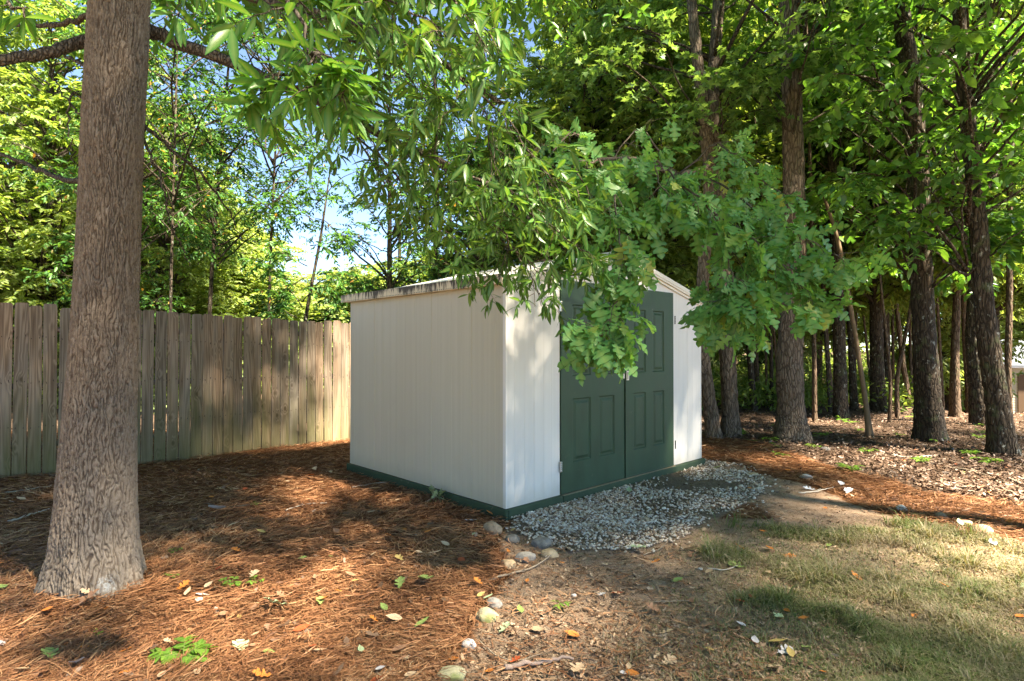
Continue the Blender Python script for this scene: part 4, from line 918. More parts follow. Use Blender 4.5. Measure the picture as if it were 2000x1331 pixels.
# woods deeper behind, each tree its own thing
RNG = np.random.default_rng(51); rr_ = random.Random(5); cnt = 0
protos = [P_GREEN[0], P_SUN[1], P_MAPLE[0], P_GREEN[1], P_SUN[0], P_MAPLE[1]]
for row, (Y0, n_) in enumerate(((17, 6), (21, 8), (27, 9), (35, 10))):
    for i in range(n_):
        px = 1130 + (i + rr_.random()) * (1180 / n_); Y = Y0 + rr_.uniform(-1.2, 1.6)
        if 1890 < px and Y > 20: Y += 14
        pts = [(px, HZ + F * CH / Y, rr_.uniform(11, 20)), (px + rr_.uniform(-6, 6), 600, rr_.uniform(9, 15)), (px + rr_.uniform(-14, 14), 400, 9)]
        bk = rr_.choice([MB_DARK, MB_RED]); cw_ = "nearly black" if bk is MB_DARK else "reddish brown"; wh = ["just behind the big oaks", "in the middle depth of the woods", "deep in the woods", "at the very back of the woods"][row]
        tree("forest_tree", f"slender {cw_} trunk {wh}", pts, Y, bk, protos[(i * 3 + row) % 6], 12, f"{cw_} trunks {wh}", 1.1 + 0.12 * row, None, rr_.uniform(0.6, 2.6), 7, 1.15 + 0.22 * row)
        cnt += 1
for i in range(16):
    px = 1430 + i * 34 + rr_.uniform(-14, 14); Y = rr_.uniform(13.2, 19)
    if px > 1880: continue
    b_ = HZ + F * CH / Y; ln_ = rr_.uniform(-22, 16)
    tree("sapling_tree", "very thin bare pole of a young tree between the big trunks in the woods", [(px, b_, rr_.uniform(5, 9)), (px + ln_, 600, rr_.uniform(4, 7)), (px + ln_ * 2, 420, 4)], Y, rr_.choice([MB_DARK, MB_RED]), None, 8, "thin bare poles in the woods", k=6)
# woods far behind the shed and fence
for i, (px, Y) in enumerate([(980, 22), (1080, 26), (880, 25), (780, 28)]):
    pts = [(px, HZ + F * CH / Y, 10), (px, 600, 9), (px, 450, 7)]
    tree("forest_tree", "distant green tree showing low through the leaves above the shed roof", pts, Y, MB_DARK, P_GREEN[i % 2], 8, "distant trees above the shed roof", 1.1, None, 0, 7, 0.62)
# unseen trees added around the camera to shade the yard and screen sky
for (x, y, pr, cs_, cz_) in [(6.9, -3.3, P_HIGH, 1.02, 0.0), (14.8, 3.4, P_HIGH, 0.75, 0.8), (5.3, 4.1, P_CANOPY[1], 0.74, 0.9), (-14, -9, P_GREEN[1], 1.4, 0.2), (-16, -1, P_SUN[1], 1.4, 0.2), (-8, -17, P_GREEN[0], 1.4, 0.2), (0, -19, P_SUN[1], 1.4, 0.2)]:
    root = thing("added_shade_tree", "unseen broadleaf tree added outside the picture to shape the light on the yard", "tree", (x, y, 0), 0, "unseen trees added around the camera")
    mb = MB(); mb.tube(catmull([(0, 0, -0.1), (0.05, 0, 3), (0, 0.1, 8), (0, 0, 12)], 24), np.linspace(0.2, 0.05, 24), 12); mb.build("trunk", MB_GREY, root)
    for nm, me_ in zip(("crown", "limbs"), pr):
        o = link(nm, me_, root); o.location = (0, 0, cz_); o.scale = (cs_, cs_, 0.85)

# far wood as one mass
RNG = np.random.default_rng(61); lv = Leaves()
def blob_leaves(cx, cy, cz_, rx, rz2, n_, size):
    d = norm(rv(n_)); rr = RNG.random(n_) ** 0.4
    p = np.array([cx, cy, cz_]) + d * rr[:, None] * np.array([rx, rx, rz2]); lv.add(p, rv(n_) - UP * 0.3, UP + rv(n_) * 0.7, size * RNG.uniform(0.6, 1.3, n_))
for k in range(420):
    ang = RNG.uniform(-0.92, 0.98); Y = RNG.uniform(40, 62); x = ang * Y
    hmax = np.interp(ang, [-0.9, -0.5, -0.3, 0.1, 0.25, 0.4, 0.95], [16, 11, 5.0, 6.0, 15, 20, 20])
    blob_leaves(x, Y, RNG.uniform(0, hmax), 2.6, 1.7, 150, 0.5)
tag(link("distant_woodland", lv.mesh("distant_woodland", T_TRI, ML_YELLOW)), "green mass of far woodland closing the view behind all the trunks", "woodland", kind="stuff")
# undergrowth on the forest floor
lv = Leaves(); wood = MB()
for k in range(620):
    ang = RNG.uniform(0.28, 0.98); Y = RNG.uniform(13.5, 38); x = ang * Y; h = RNG.uniform(0.15, 1.1) * (1 + max(0, Y - 22) * 0.12)
    if 0.70 < ang: continue
    n_ = 70; d = norm(rv(n_)); p = np.array([x, Y, float(gz(x, Y)) + h * 0.5]) + d * (RNG.random(n_) ** 0.5)[:, None] * np.array([0.6, 0.6, h * 0.5])
    lv.add(p, rv(n_), UP + rv(n_) * 0.5, 0.15 * RNG.uniform(0.6, 1.2, n_))
tag(link("undergrowth", lv.mesh("undergrowth", T_RHOMB, ML_FRESH)), "low green undergrowth between the far trunks", "undergrowth", kind="stuff")
lv = Leaves()
for k in range(260):
    x = RNG.uniform(-22, 2); Y = RNG.uniform(max(12.5, 11), 26); h = RNG.uniform(0.5, 2.4); n_ = 110
    if x > -9 and Y < 13: continue
    d = norm(rv(n_)); p = np.array([x, Y, h * 0.5]) + d * (RNG.random(n_) ** 0.5)[:, None] * np.array([0.9, 0.9, h * 0.55])
    lv.add(p, rv(n_), UP + rv(n_) * 0.5, 0.17 * RNG.uniform(0.6, 1.2, n_))
tag(link("hedge_growth", lv.mesh("hedge_growth", T_RHOMB, ML_YELLOW)), "bright shrubby growth beyond the board fence", "shrubbery", kind="stuff")

# ------------------------------------------------------------------ ground cover
RNG = np.random.default_rng(71)
def cand(n_, ylo=765, yhi=1520, xlo=-500, xhi=2500):
    px = RNG.uniform(xlo, xhi, n_); py = RNG.uniform(ylo, yhi, n_); Y = F * CH / (py - HZ); return (px - 1000) / F * Y, Y
def in_shed(x, y, mrg=0.03):
    dx = x - CX; dy = y - CY; a_ = dx * U[0] + dy * U[1]; b_ = dx * V_[0] + dy * V_[1]
    return (a_ > -mrg - 0.03) & (a_ < LF + mrg + 0.03) & (b_ > -mrg - 0.04) & (b_ < LS + mrg)
def in_tree(x, y): return (np.hypot(x + 2.58, y - 3.62) < 0.27)
# pine straw
x, y = cand(430000); zs_ = zones(x, y); keep = (zs_[0] > 0.5) & ~in_shed(x, y) & ~in_tree(x, y) & (y < 11.5)
thin = RNG.random(len(x)); keep |= (thin < 0.05) & (zs_[3] < 0.5) & (zs_[1] < 0.5) & (x < 1.2) & ~in_shed(x, y) & ~in_tree(x, y)
ind = np.nonzero(keep)[0][:165000]; x, y = x[ind], y[ind]; N_ = len(x)
ang = 6.28 * fbm(x * 0.9, y * 0.9, 91, 2) * 1.6 + RNG.normal(size=N_) * 1.0
L = RNG.uniform(0.06, 0.17, N_); cur = RNG.normal(size=N_) * 1.0; wd = (0.0009 + 0.00036 * y) * RNG.uniform(0.7, 1.3, N_)
lift = RNG.random(N_) ** 1.5 * 0.035 * (0.4 + fbm(x * 4, y * 4, 95, 2)); tilt = RNG.normal(size=N_) * 0.09
ks = 4; tt = np.linspace(-0.5, 0.5, ks)[None]
aa = ang[:, None] + cur[:, None] * tt
px_ = x[:, None] + L[:, None] * np.cumsum(np.cos(aa), 1) / ks; py_ = y[:, None] + L[:, None] * np.cumsum(np.sin(aa), 1) / ks
pz_ = gz(x, y)[:, None] + 0.006 + lift[:, None] + np.abs(tilt[:, None] * L[:, None] * (tt + 0.5))
nxv, nyv = -np.sin(aa), np.cos(aa); hw = wd[:, None] * np.array([0.6, 1, 1, 0.3])[None] / 1.0
tz = RNG.normal(size=N_)[:, None] * 0.4
Vn = np.stack([np.stack([px_ + nxv * hw, py_ + nyv * hw, pz_ + hw * tz], -1), np.stack([px_ - nxv * hw, py_ - nyv * hw, pz_ - hw * tz], -1)], 2)  # N,ks,2,3
fi = []
for q in range(ks - 1): fi += [q * 2, q * 2 + 1, q * 2 + 3, q * 2 + 2]
idx = (np.arange(N_)[:, None] * ks * 2 + np.array(fi)[None]).ravel()
M_ST = ramp_mat("pine_straw", [(0, (0.10, 0.042, 0.021)), (0.3, (0.22, 0.092, 0.042)), (0.65, (0.34, 0.162, 0.078)), (0.88, (0.44, 0.26, 0.14)), (1, (0.54, 0.42, 0.29))], 0.6, 0.35)
r_ = np.clip(RNG.random(N_) * 0.75 + 0.5 * (fbm(x * 1.7, y * 1.7, 99, 3) - 0.35), 0, 1)
me = np_mesh("pine_straw", Vn.reshape(-1, 3), idx, np.full(N_ * (ks - 1), 4), M_ST, {"rnd": ('FACE', np.repeat(r_, ks - 1))}, False)
tag(link("pine_straw", me), "rust-coloured pine straw mulch around the tree, fence and shed", "pine straw", kind="stuff")
# leaf litter in the woods
x, y = cand(130000, 745, 1200, 900, 2700); zs_ = zones(x, y); keep = (zs_[3] > 0.5) & ~in_shed(x, y)
x2, y2 = cand(9000); z2 = zones(x2, y2); keep2 = (z2[0] > 0.5) & ~in_shed(x2, y2) & ~in_tree(x2, y2) & (RNG.random(len(x2)) < 0.22)
x = np.concatenate([x[keep][:50000], x2[keep2]]); y = np.concatenate([y[keep][:50000], y2[keep2]]); N_ = len(x)
lv = Leaves(); a_ = RNG.random(N_) * 6.28
lv.add(np.stack([x, y, gz(x, y) + 0.01 + RNG.random(N_) * 0.025], -1), np.stack([np.cos(a_), np.sin(a_), RNG.normal(size=N_) * 0.25], -1), UP + rv(N_) * 0.35, RNG.uniform(0.03, 0.085, N_))
M_LIT = ramp_mat("dry_leaf_litter", [(0, (0.05, 0.03, 0.02)), (0.3, (0.10, 0.058, 0.036)), (0.65, (0.17, 0.105, 0.070)), (0.88, (0.27, 0.19, 0.145)), (0.97, (0.38, 0.30, 0.25)), (1, (0.40, 0.13, 0.05))], 0.65, 0.3)
T_CURL = (np.array([(0,0,.02),(.2,.2,.12),(.5,.12,.02),(.7,.2,.1),(1,0,.14),(.7,-.18,.08),(.5,-.1,.0),(.2,-.2,.1)]), [(0,1,2,4),(2,3,4),(0,4,6,7),(4,5,6)], np.zeros(8))
tag(link("leaf_litter", lv.mesh("leaf_litter", T_CURL, M_LIT)), "brown dead leaves covering the woodland floor", "leaf litter", kind="stuff")
# gravel
import bmesh
bm = bmesh.new(); bmesh.ops.create_icosphere(bm, subdivisions=1, radius=1.0); ico = np.array([v_.co[:] for v_ in bm.verts]); icf = [[v_.index for v_ in f_.verts] for f_ in bm.faces]; bm.free()
gp = np.array(GRAVEL); x = RNG.uniform(gp[:, 0].min() - 0.3, gp[:, 0].max() + 0.3, 85000); y = RNG.uniform(gp[:, 1].min() - 0.4, gp[:, 1].max() + 0.3, 85000)
gw = zones(x, y)[1]; sp_ = zones(x + RNG.normal(size=85000) * 0.12, y + RNG.normal(size=85000) * 0.12)[1]
dens = np.where(gw > 0.5, 0.5 - 0.30 * sstep(0.45, 0.65, fbm(x * 2.2, y * 2.2, 15, 3)) - 0.26 * sstep(0.9, 2.2, x), 0.07 * (sp_ > 0.5))
keep = (RNG.random(85000) < dens) & ~in_shed(x, y, 0.0); x, y = x[keep][:16000], y[keep][:16000]; N_ = len(x)
sz = RNG.uniform(0.0065, 0.0145, N_) * (1 + 0.5 * (RNG.random(N_) < 0.08)); ang = RNG.random(N_) * 6.28; sc3 = np.stack([RNG.uniform(0.9, 1.5, N_), RNG.uniform(0.7, 1.0, N_), RNG.uniform(0.5, 0.8, N_)], -1)
vj = ico[None] * (1 + 0.14 * RNG.normal(size=(N_, len(ico), 1))); vj = vj * sc3[:, None] * sz[:, None, None]
ca, sa = np.cos(ang)[:, None], np.sin(ang)[:, None]; tl = RNG.normal(size=N_)[:, None] * 0.3
vx = vj[..., 0] * ca - vj[..., 1] * sa; vy = vj[..., 0] * sa + vj[..., 1] * ca; vz = vj[..., 2] + vx * tl
V = np.stack([vx + x[:, None], vy + y[:, None], vz + (gz(x, y) + 0.016 + RNG.random(N_) * 0.008)[:, None]], -1)
idx = (np.arange(N_)[:, None] * len(ico) + np.concatenate(icf)[None]).ravel()
M_GRV = ramp_mat("pebbles", [(0, (0.16, 0.11, 0.08)), (0.15, (0.36, 0.25, 0.17)), (0.4, (0.60, 0.48, 0.36)), (0.7, (0.76, 0.67, 0.56)), (1, (0.86, 0.82, 0.75))], 0.6, 0.3, tex=60)
me = np_mesh("gravel", V.reshape(-1, 3), idx, np.full(N_ * len(icf), 3), M_GRV, {"rnd": ('FACE', np.repeat(RNG.random(N_), len(icf)))}, True)
tag(link("gravel", me), "pale pebble gravel spread in front of the shed doors", "gravel", kind="stuff")
# grass
x, y = cand(420000, 985, 1560, 900, 2700); gw = zones(x, y)[2]; pt = fbm(x * 2.6, y * 2.6, 77, 3)
keep = RNG.random(len(x)) < gw * (0.34 + 1.1 * sstep(0.44, 0.60, pt)); x, y = x[keep][:150000], y[keep][:150000]; pt = fbm(x * 2.6, y * 2.6, 77, 3); N_ = len(x)
h = RNG.uniform(0.012, 0.045, N_) * (0.6 + 0.9 * sstep(0.45, 0.65, pt)) * (1 + 1.6 * sstep(0.66, 0.8, fbm(x * 7, y * 7, 79, 2))); a_ = RNG.random(N_) * 6.28; ln = RNG.uniform(0.4, 2.2, N_); wd = (0.0010 + 0.00045 * y)
dx_, dy_ = np.cos(a_), np.sin(a_); z0 = gz(x, y) + 0.002
B0 = np.stack([x, y, z0], -1); side = np.stack([-dy_, dx_, 0 * x], -1) * wd[:, None]
Mx = B0 + np.stack([dx_ * h * ln * 0.4, dy_ * h * ln * 0.4, h * 0.7], -1); Tp = B0 + np.stack([dx_ * h * ln, dy_ * h * ln, h * np.clip(1.1 - ln * 0.3, 0.25, 1)], -1)
V = np.stack([B0 - side, B0 + side, Mx + side * 0.8, Mx - side * 0.8, Tp], 1)
idx = (np.arange(N_)[:, None] * 5 + np.array([0, 1, 2, 3, 3, 2, 4])[None]).ravel()
gcol = np.clip(0.25 + 0.9 * (fbm(x * 1.8, y * 1.8, 57, 3) - 0.38) + RNG.normal(size=N_) * 0.22 + 0.2 * sstep(0.5, 0.7, pt), 0, 1)
M_GR = leaf_mat("grass_blades", [(0, (0.33, 0.265, 0.185)), (0.45, (0.26, 0.235, 0.135)), (0.68, (0.155, 0.19, 0.07)), (1, (0.09, 0.15, 0.04))], 0.3, 1.2, 0.6)
me = np_mesh("grass", V.reshape(-1, 3), idx, np.tile([4, 3], N_), M_GR, {"rnd": ('FACE', np.repeat(gcol, 2))}, False)
tag(link("grass", me), "thin patchy green and straw-coloured lawn grass at the lower right", "grass", kind="stuff")
# crumbs of bark, twig and dead leaf on the dirt
x, y = cand(100000, 900, 1520, 700, 2500); zs_ = zones(x, y); keep = (zs_[0] < .5) & (zs_[3] < .5) & ~in_shed(x, y); x, y = x[keep][:27000], y[keep][:27000]; N_ = len(x)
lv = Leaves(); a_ = RNG.random(N_) * 6.28
lv.add(np.stack([x, y, gz(x, y) + 0.006 + 0.026 * zones(x, y)[1]], -1), np.stack([np.cos(a_), np.sin(a_), RNG.normal(size=N_) * 0.2], -1), UP + rv(N_) * 0.4, RNG.uniform(0.008, 0.045, N_) * np.where(RNG.random(N_) < 0.1, 1.4, 0.8))
M_CR = ramp_mat("ground_crumbs", [(0, (0.07, 0.04, 0.025)), (0.4, (0.20, 0.12, 0.075)), (0.75, (0.36, 0.24, 0.155)), (1, (0.5, 0.38, 0.27))], 0.8, 0.2)
tag(link("soil_debris", lv.mesh("soil_debris", T_CURL, M_CR)), "crumbs of bark and dead leaf scattered over the bare dirt", "debris", kind="stuff")

# ------------------------------------------------------------------ stones
def stone(label, px, py, wpx, hpx, col, seed, rz=0.0):
    g_ = G(px, py + hpx * 0.35); Yd = g_[1]; rx = wpx / 2 / F * Yd; rzz = hpx / 2 / F * Yd * 1.05
    bm = bmesh.new(); bmesh.ops.create_icosphere(bm, subdivisions=4, radius=1.0); r = random.Random(seed); co = np.array([v_.co[:] for v_ in bm.verts])
    cuts = [(norm(np.array([r.gauss(0, 1), r.gauss(0, 1), r.gauss(0, 0.7)])), r.uniform(0.7, 0.9)) for _ in range(9)]
    for nrm_, d_ in cuts:
        dd = co @ nrm_; ex_ = np.clip(dd - d_, 0, 9); co = co - nrm_ * (ex_ * 0.8)[:, None]
    nn = fbm(co[:, 0] * 2 + seed, co[:, 1] * 2 + co[:, 2] * 2, seed, 4); co = co * (1 + 0.14 * (nn - 0.5))[:, None]
    co = co * np.array([rx, rx * 0.75, max(rzz, rx * 0.42)])
    for v_, c_ in zip(bm.verts, co): v_.co = c_
    me_ = bpy.data.meshes.new("stone"); bm.to_mesh(me_); bm.free(); me_.materials.append(col)
    me_.polygons.foreach_set("use_smooth", [True] * len(me_.polygons))
    o = link("stone", me_); o.location = (g_[0], g_[1], float(gz(g_[0], g_[1])) + max(rzz, rx * 0.42) * 0.22); o.rotation_euler = (0, 0, rz)
    return tag(o, label, "stone", "stones edging the mulch")
def smat(name, a_, b_, c_=None):
    m, n, b = mat(name, 0.8, 0.25); f1_ = noise(n, mapping(n), 18, 7, 0.7); c = mixc(n, ramp(n, f1_, [(0.35, 0), (0.65, 1)]), a_, b_)
    if c_: c = mixc(n, ramp(n, noise(n, mapping(n), 9, 5), [(0.5, 0), (0.62, 0.8)]), c, c_)
    n.links.new(c, b.inputs["Base Color"]); bump(n, b, noise(n, mapping(n), 60, 6, 0.7), 0.5, 0.006); return m
S_BR = smat("stone_brown", (0.20, 0.15, 0.10), (0.34, 0.26, 0.18)); S_TAN = smat("stone_tan", (0.38, 0.26, 0.15), (0.55, 0.42, 0.27)); S_GR = smat("stone_grey", (0.20, 0.185, 0.165), (0.40, 0.375, 0.34), (0.13, 0.12, 0.11))
S_MOSS = smat("stone_mossy", (0.36, 0.33, 0.19), (0.52, 0.47, 0.33), (0.20, 0.24, 0.07)); S_WH = smat("stone_pale", (0.48, 0.44, 0.40), (0.62, 0.59, 0.56), (0.3, 0.28, 0.27)); S_DK = smat("stone_slate", (0.12, 0.115, 0.105), (0.25, 0.235, 0.21))
for i, a_ in enumerate([
    ("rounded brown stone touching the shed's near corner", 961, 1026, 42, 34, S_BR), ("blue-grey stone with a yellow leaf on it, right of the corner stone", 1001, 1047, 34, 20, S_DK),
    ("flat dark slate stone at the gravel's edge", 1058, 1054, 46, 26, S_DK), ("orange-tan blocky stone, leftmost of the row of three", 993, 1094, 33, 27, S_TAN),
    ("mottled grey stone, middle of the row of three", 1027, 1082, 44, 24, S_GR), ("tan stone against the curved stick, right of the row of three", 1073, 1075, 38, 22, S_TAN),
    ("grey speckled stone just above the mossy one", 965, 1170, 36, 24, S_GR), ("large mossy yellow-green stone on the mulch edge", 950, 1193, 50, 32, S_MOSS),
    ("small pale grey stone below the mossy one", 917, 1248, 34, 20, S_WH), ("flat mossy slab by the bottom edge of the picture", 884, 1305, 62, 30, S_MOSS),
    ("tan stone at the gravel's far tip", 1470, 925, 22, 12, S_TAN), ("pale round stone on the orange straw band, beyond the gravel", 1572, 928, 24, 12, S_WH),
    ("pale stone beside the three white leaves, right of the band", 1757, 988, 22, 16, S_WH), ("brown stone at the lawn's upper edge, leftmost of the right-hand trio", 1836, 1005, 28, 18, S_BR),
    ("greenish stone with leaves on it, middle of the right-hand trio", 1882, 1020, 32, 18, S_MOSS), ("cream blocky stone, right end of the right-hand trio", 1915, 1032, 38, 26, S_TAN),
    ("grey half-buried stone at the edge of the woods near the thickest oak", 1610, 876, 20, 10, S_GR), ("small brown stone beside the tan one at the gravel's far tip", 1450, 915, 16, 9, S_BR),
    ("tiny white stone alone on the bare dirt", 1366, 1108, 11, 7, S_WH), ("small white pebble stone right of the seedling", 1120, 1157, 12, 8, S_WH)]):
    stone(*a_, 100 + i, random.uniform(-0.6, 0.6))

# ------------------------------------------------------------------ sticks
M_STK = plain("stick_grey", (0.30, 0.24, 0.18), 0.85, 0.15, var=0.35, scale=40); M_STP = plain("stick_pale", (0.50, 0.46, 0.40), 0.85, 0.15, var=0.3, scale=40)
def stick(label, pts, r, m_=None, forks=0):
    Pw = []
    for (px, py) in pts: g_ = G(px, py); Pw.append((g_[0], g_[1], float(gz(g_[0], g_[1])) + r + 0.012))
    P_ = catmull(Pw, 5 * len(Pw)); P_ += rv(len(P_)) * r * 0.35; org_ = Vector(P_[0]); mb = MB(); mb.tube(P_ - np.array(org_), np.linspace(r, r * 0.45, len(P_)), 6)
    for k in range(forks):
        j = random.randint(2, len(P_) - 2); d = norm(P_[j] - P_[j - 1] + rv() * 0.6) * random.uniform(0.06, 0.14); d[2] = abs(d[2]) * 0.3
        mb.tube(np.array([P_[j], P_[j] + d * 0.5, P_[j] + d]) - np.array(org_), [r * 0.5, r * 0.4, r * 0.2], 5)
    o = mb.build("stick", m_ or M_STK); o.location = org_; return tag(o, label, "stick", "fallen sticks")
stick("long curved stick bowing round the tan stone to the gravel", [(955, 1135), (1000, 1122), (1045, 1108), (1078, 1085), (1094, 1060), (1090, 1020)], 0.008, forks=2)
stick("pale broken branch left of the near trunk", [(20, 1022), (60, 1010), (98, 998)], 0.011, M_STP, 1)
stick("thin pale stick across the straw by the fence, left of the near trunk", [(0, 968), (60, 958), (105, 950)], 0.007, M_STP, 1)
stick("straight pale stick lying near the shed's left wall", [(690, 955), (730, 947), (775, 943)], 0.007, M_STP)
stick("forked grey stick just right of the near trunk's foot", [(285, 1042), (298, 1062), (318, 1085)], 0.006, forks=2)
stick("thin twig arching over the straw below the shed's side", [(400, 985), (450, 992), (520, 985)], 0.005, forks=3)
stick("grey forked twig on the straw toward the fence", [(560, 1000), (600, 988), (640, 985)], 0.005, M_STP, 3)
stick("weathered half-buried log on the dirt near the bottom edge", [(985, 1308), (1050, 1296), (1120, 1290)], 0.014, plain("log_grey", (0.28, 0.21, 0.18), 0.9, 0.1, var=0.4, scale=30))
stick("slim curved twig beside the pale grey stone", [(935, 1250), (965, 1275), (1005, 1290), (1060, 1275)], 0.004, forks=1)
stick("short pale twig on the bare dirt by the white pebbles", [(1380, 1112), (1410, 1116), (1440, 1106)], 0.004, M_STP)
stick("long thin twig flat on the dirt, left of the lawn", [(1275, 1176), (1310, 1178), (1345, 1178)], 0.004, forks=1)
stick("dark twig between gravel and lawn", [(1255, 1085), (1290, 1070), (1310, 1050)], 0.005, forks=2)
stick("pale stick over the leaf litter beneath the lone dark trunk", [(1740, 893), (1790, 895), (1830, 890)], 0.010, M_STP, 1)
stick("pale stick on the orange band beside the white leaves", [(1560, 965), (1590, 962), (1625, 955)], 0.008, M_STP, 1)
stick("wiry twig in the straw near the mossy stone", [(690, 1250), (740, 1225), (790, 1200)], 0.0035, forks=2)
stick("dark fallen branch among the dead leaves at the right", [(1840, 915), (1900, 925), (1960, 945), (2000, 965)], 0.012, M_STK, 3)

# ------------------------------------------------------------------ loose leaves lying on the ground
def one_leaf(tpl, m_):
    l_ = Leaves(); l_.add(np.zeros(3), np.array([1, 0, 0]), UP, 1.0, 0.5); return l_.mesh("fallen_leaf", tpl, m_, True)
def flat(t, curl=0.3):
    v_, f_, e_ = t; v_ = v_.copy(); v_[:, 2] = 0.30 * np.abs(v_[:, 1]) + curl * 0.35 * (v_[:, 0] - 0.4) ** 2 + 0.02 * np.sin(v_[:, 0] * 17); return v_, f_, e_
lm = lambda nm, c: plain(nm, c, 0.6, 0.3, var=0.25, scale=25)
LC = {"orange": lm("leaf_orange", (0.55, 0.19, 0.045)), "yellow": lm("leaf_yellow", (0.46, 0.33, 0.12)), "brown": lm("leaf_brown", (0.28, 0.15, 0.09)), "tan": lm("leaf_tan", (0.48, 0.34, 0.22)),
      "red": lm("leaf_red", (0.38, 0.08, 0.03)), "green": lm("leaf_green_fallen", (0.22, 0.30, 0.09)), "pale green": lm("leaf_pale_green", (0.36, 0.46, 0.27)), "grey": lm("leaf_grey", (0.50, 0.47, 0.47)), "white": lm("leaf_white", (0.66, 0.68, 0.74))}
LM = {}
for c_ in LC: LM[(c_, 'o')] = one_leaf(flat(T_OAK, 1.0), LC[c_]); LM[(c_, 'b')] = one_leaf(flat(T_BROAD, 1.0), LC[c_])
def fleaf(label, px, py, c_, kind, wpx, group="loose leaves on the ground", rz=None):
    g_ = G(px, py); s_ = wpx / F * g_[1]; o = link("fallen_leaf", LM[(c_, kind)]); zz_ = zones(g_[0], g_[1])
    o.location = (g_[0], g_[1], float(gz(g_[0], g_[1])) + 0.015 + 0.022 * float(zz_[0] > 0.5) + 0.02 * float(zz_[1] > 0.5)); o.scale = (s_, s_, s_)
    o.rotation_euler = (random.uniform(-.35, .35), random.uniform(-.35, .1), random.uniform(0, 6.28) if rz is None else rz); return tag(o, label, "leaf", group)
for a_ in [("pale green lobed leaf flat on the straw, right of the fern-like seedling", 568, 1190, "pale green", 'o', 52), ("pale lobed leaf on the straw near the bottom, below the seedling", 478, 1282, "pale green", 'o', 54),
           ("curled green oak leaf on the straw left of the mossy stone", 828, 1132, "green", 'o', 48), ("upright yellow-green leaf curl near the curled oak leaf", 782, 1160, "green", 'o', 34),
           ("white papery leaf on the straw between trunk and shed", 440, 1004, "white", 'b', 52), ("large pale leaf on the dirt at the bottom edge", 1135, 1296, "tan", 'o', 52),
           ("green lobed leaf fallen beside the gravel edge", 1228, 1072, "pale green", 'o', 36), ("green oak leaf on bare dirt left of the lawn", 1455, 1112, "green", 'o', 40),
           ("teal green scrap of leaf on the gravel by the doors", 1228, 968, "pale green", 'b', 24), ("white leaf, leftmost of the three on the orange band", 1592, 958, "white", 'o', 24),
           ("white leaf, topmost of the three on the orange band", 1640, 955, "white", 'o', 20), ("white leaf, largest of the three on the orange band", 1652, 970, "white", 'o', 26),
           ("long green leaves curling by the near trunk's left foot", 25, 1165, "green", 'o', 60), ("yellow-green leaf standing up at the bottom left", 108, 1300, "green", 'o', 50),
           ("big brown oak leaf right below the near trunk", 140, 1210, "brown", 'o', 58), ("pale grey leaf at the bottom left corner", 160, 1300, "grey", 'o', 40),
           ("pale green leaf below the grey speckled stone", 975, 1238, "pale green", 'o', 34), ("red-brown leaf beside the near trunk by the fence", 264, 940, "red", 'b', 24),
           ("grey-white leaf on the straw below the shed's corner", 905, 1022, "grey", 'o', 28), ("green leaf under the thickest oak's foot", 1485, 865, "green", 'b', 30),
           ("yellow leaf stuck to the blue-grey stone", 1006, 1038, "yellow", 'b', 18), ("pair-lobed tan leaf on the straw left of the mossy stone", 790, 1105, "yellow", 'o', 26),
           ("white leaf scrap at the lawn's far right", 1940, 1070, "white", 'b', 26), ("yellow leaf beside the mossy stone", 932, 1172, "yellow", 'b', 20)]: fleaf(*a_)
rl = random.Random(9); n_ = 0
cand_cols = [("orange", 3), ("yellow", 1), ("brown", 4), ("tan", 5), ("red", 1), ("green", 1), ("pale green", 1), ("grey", 1)]
bag = [c_ for c_, k_ in cand_cols for _ in range(k_)]
while n_ < 190:
    px = rl.uniform(0, 2000); py = rl.uniform(890, 1330); g_ = G(px, py)
    if in_shed(g_[0], g_[1]) or in_tree(g_[0], g_[1]) or (px < 300 and py < 1180 and px > 80): continue
    if px < 660 and py < 920 + (660 - px) * 0.05: continue
    zz_ = [float(q) for q in zones(g_[0], g_[1])]; c_ = rl.choice(bag); kd_ = rl.choice("obb")
    if zz_[1] > 0.5 and rl.random() < 0.6: continue
    sz_m = rl.uniform(0.05, 0.10); where = "pine straw" if zz_[0] > .5 else ("gravel" if zz_[1] > .5 else ("woodland floor" if zz_[3] > .5 else ("grass" if zz_[2] > .3 else "bare dirt")))
    shp = "lobed" if kd_ == 'o' else "oval"
    fleaf(f"small {c_} {shp} leaf lying loose on the {where}", px, py, c_, kd_, sz_m * F / g_[1], f"{c_} {shp} leaves on the {where}"); n_ += 1

# ------------------------------------------------------------------ seedlings
M_STEM = plain("green_stem", (0.12, 0.17, 0.04), 0.6); ML_SEED = leaf_mat("leaf_seedling", [(0, (0.07, 0.20, 0.02)), (0.5, (0.11, 0.30, 0.03)), (1, (0.20, 0.38, 0.05))], 0.4, 1.4, 0.4, True)
def seedling(label, px, py, wpx, nst=3, nlf=7, size=None, tpl=T_BROAD, m_=None, group="green seedlings"):
    g_ = G(px, py); Yd = g_[1]; Wd = wpx / F * Yd; root = thing("seedling", label, "seedling", (g_[0], g_[1], float(gz(*g_)) + 0.025), 0, group)
    wood = MB(); lv = Leaves(); size = size or Wd * 0.3
    for i in range(nst):
        a_ = 6.28 * i / nst + random.uniform(-.4, .4); d = np.array([math.cos(a_), math.sin(a_) * 0.8, random.uniform(0.5, 1.1)])
        twig(wood, lv, np.zeros(3), d, Wd * random.uniform(0.4, 0.6), 0.002 + Wd * 0.006, nlf, size, 0.4, 0.8, 0.15, 0.25, False, 0.1, 5)
    wood.build("stem", M_STEM, root); link("leaves", lv.mesh("leaves", tpl, m_ or ML_SEED, True), root)
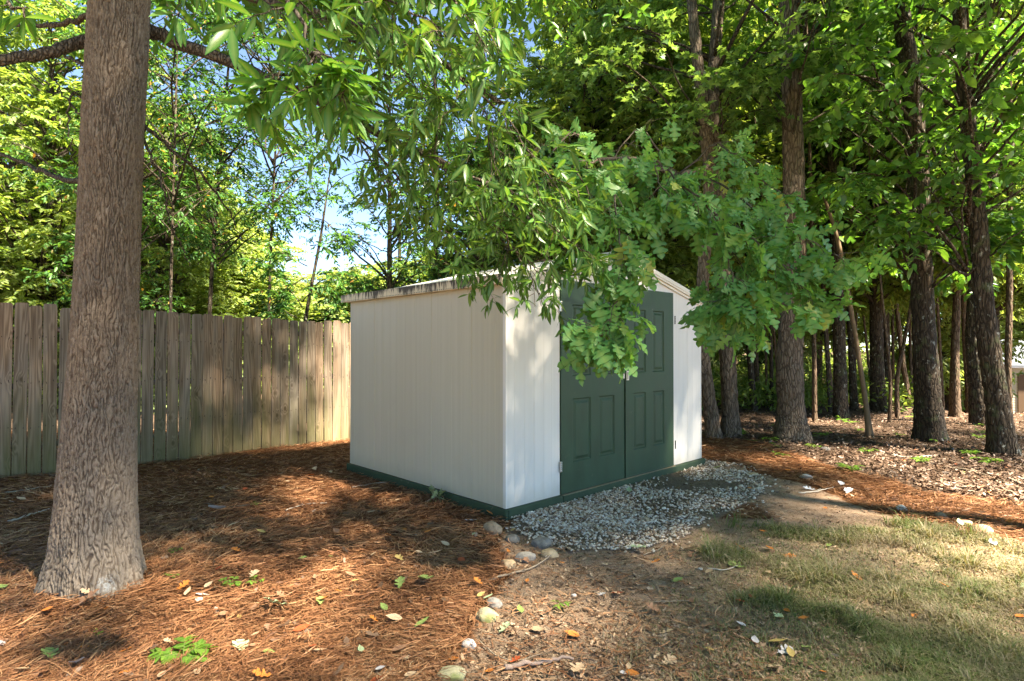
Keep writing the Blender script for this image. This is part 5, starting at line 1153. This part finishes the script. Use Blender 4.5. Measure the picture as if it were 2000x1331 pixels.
seedling("fern-like bright green seedling with paired leaves in the straw near the bottom left", 362, 1285, 118, 6, 13, 0.062)
seedling("small green seedling in the straw right of the near trunk", 345, 1092, 34, 3, 5); seedling("tiny yellow-green seedling left of the curled oak leaf", 500, 990, 20, 3, 4)
seedling("yellow-green seedling in the middle of the straw", 455, 1145, 44, 4, 5); seedling("small seedling right of the middle one in the straw", 502, 1142, 36, 3, 5)
seedling("two-leaved green seedling on the bare dirt right of the mossy stone", 1095, 1185, 44, 3, 4, 0.045); seedling("tiny green sprout under the near trunk, bottom left", 192, 1245, 28, 3, 4)
seedling("green lobed seedling just right of the trunk's foot", 340, 1140, 34, 3, 4, tpl=T_OAK)
seedling("bright leafy seedling in the leaf litter beyond the straw band", 1655, 920, 44, 5, 7); seedling("green seedling under the thickest oak", 1505, 862, 40, 4, 6); seedling("seedling with upright leaves left of the lone dark trunk", 1690, 885, 34, 4, 5)
seedling("wilted seedling near the foot of the lone dark trunk", 1800, 905, 40, 4, 5); seedling("dark green seedling left of the rightmost leaning trunk", 1930, 905, 46, 5, 6); seedling("leafy sprout at the twin-stemmed oak's foot", 1440, 850, 44, 5, 7)
rs = random.Random(13)
for i in range(26):
    px = rs.uniform(1440, 1995); py = rs.uniform(815, 905); seedling("small green seedling poking through the woodland leaf litter", px, py, rs.uniform(18, 34), 3, 5, group="seedlings in the leaf litter")
# sprig with lobed leaves at the foot of the shed's side wall
sg = G(850, 985); root = thing("oak_sprig", "fallen oak sprig with pale drying leaves against the shed's green base", "sprig", (sg[0], sg[1], float(gz(*sg)) + 0.03))
wood = MB(); lv = Leaves()
for q in range(3): twig(wood, lv, np.array([-0.08 + q * 0.06, 0.03 * q, 0.0]), np.array([0.5 - q * 0.4, 0.3, 0.35]), 0.16, 0.003, 6, 0.10, 0.4, 0.8, 0.3, 0.5, True, 0.0, 5)
wood.build("stem", M_STK, root); link("leaves", lv.mesh("leaves", T_OAK, leaf_mat("leaf_drying", [(0, (0.20, 0.26, 0.13)), (1, (0.42, 0.46, 0.32))], 0.2, 1.2, 0.6, True), True), root)
print("TREES", cnt, "OBJ", len(bpy.data.objects))
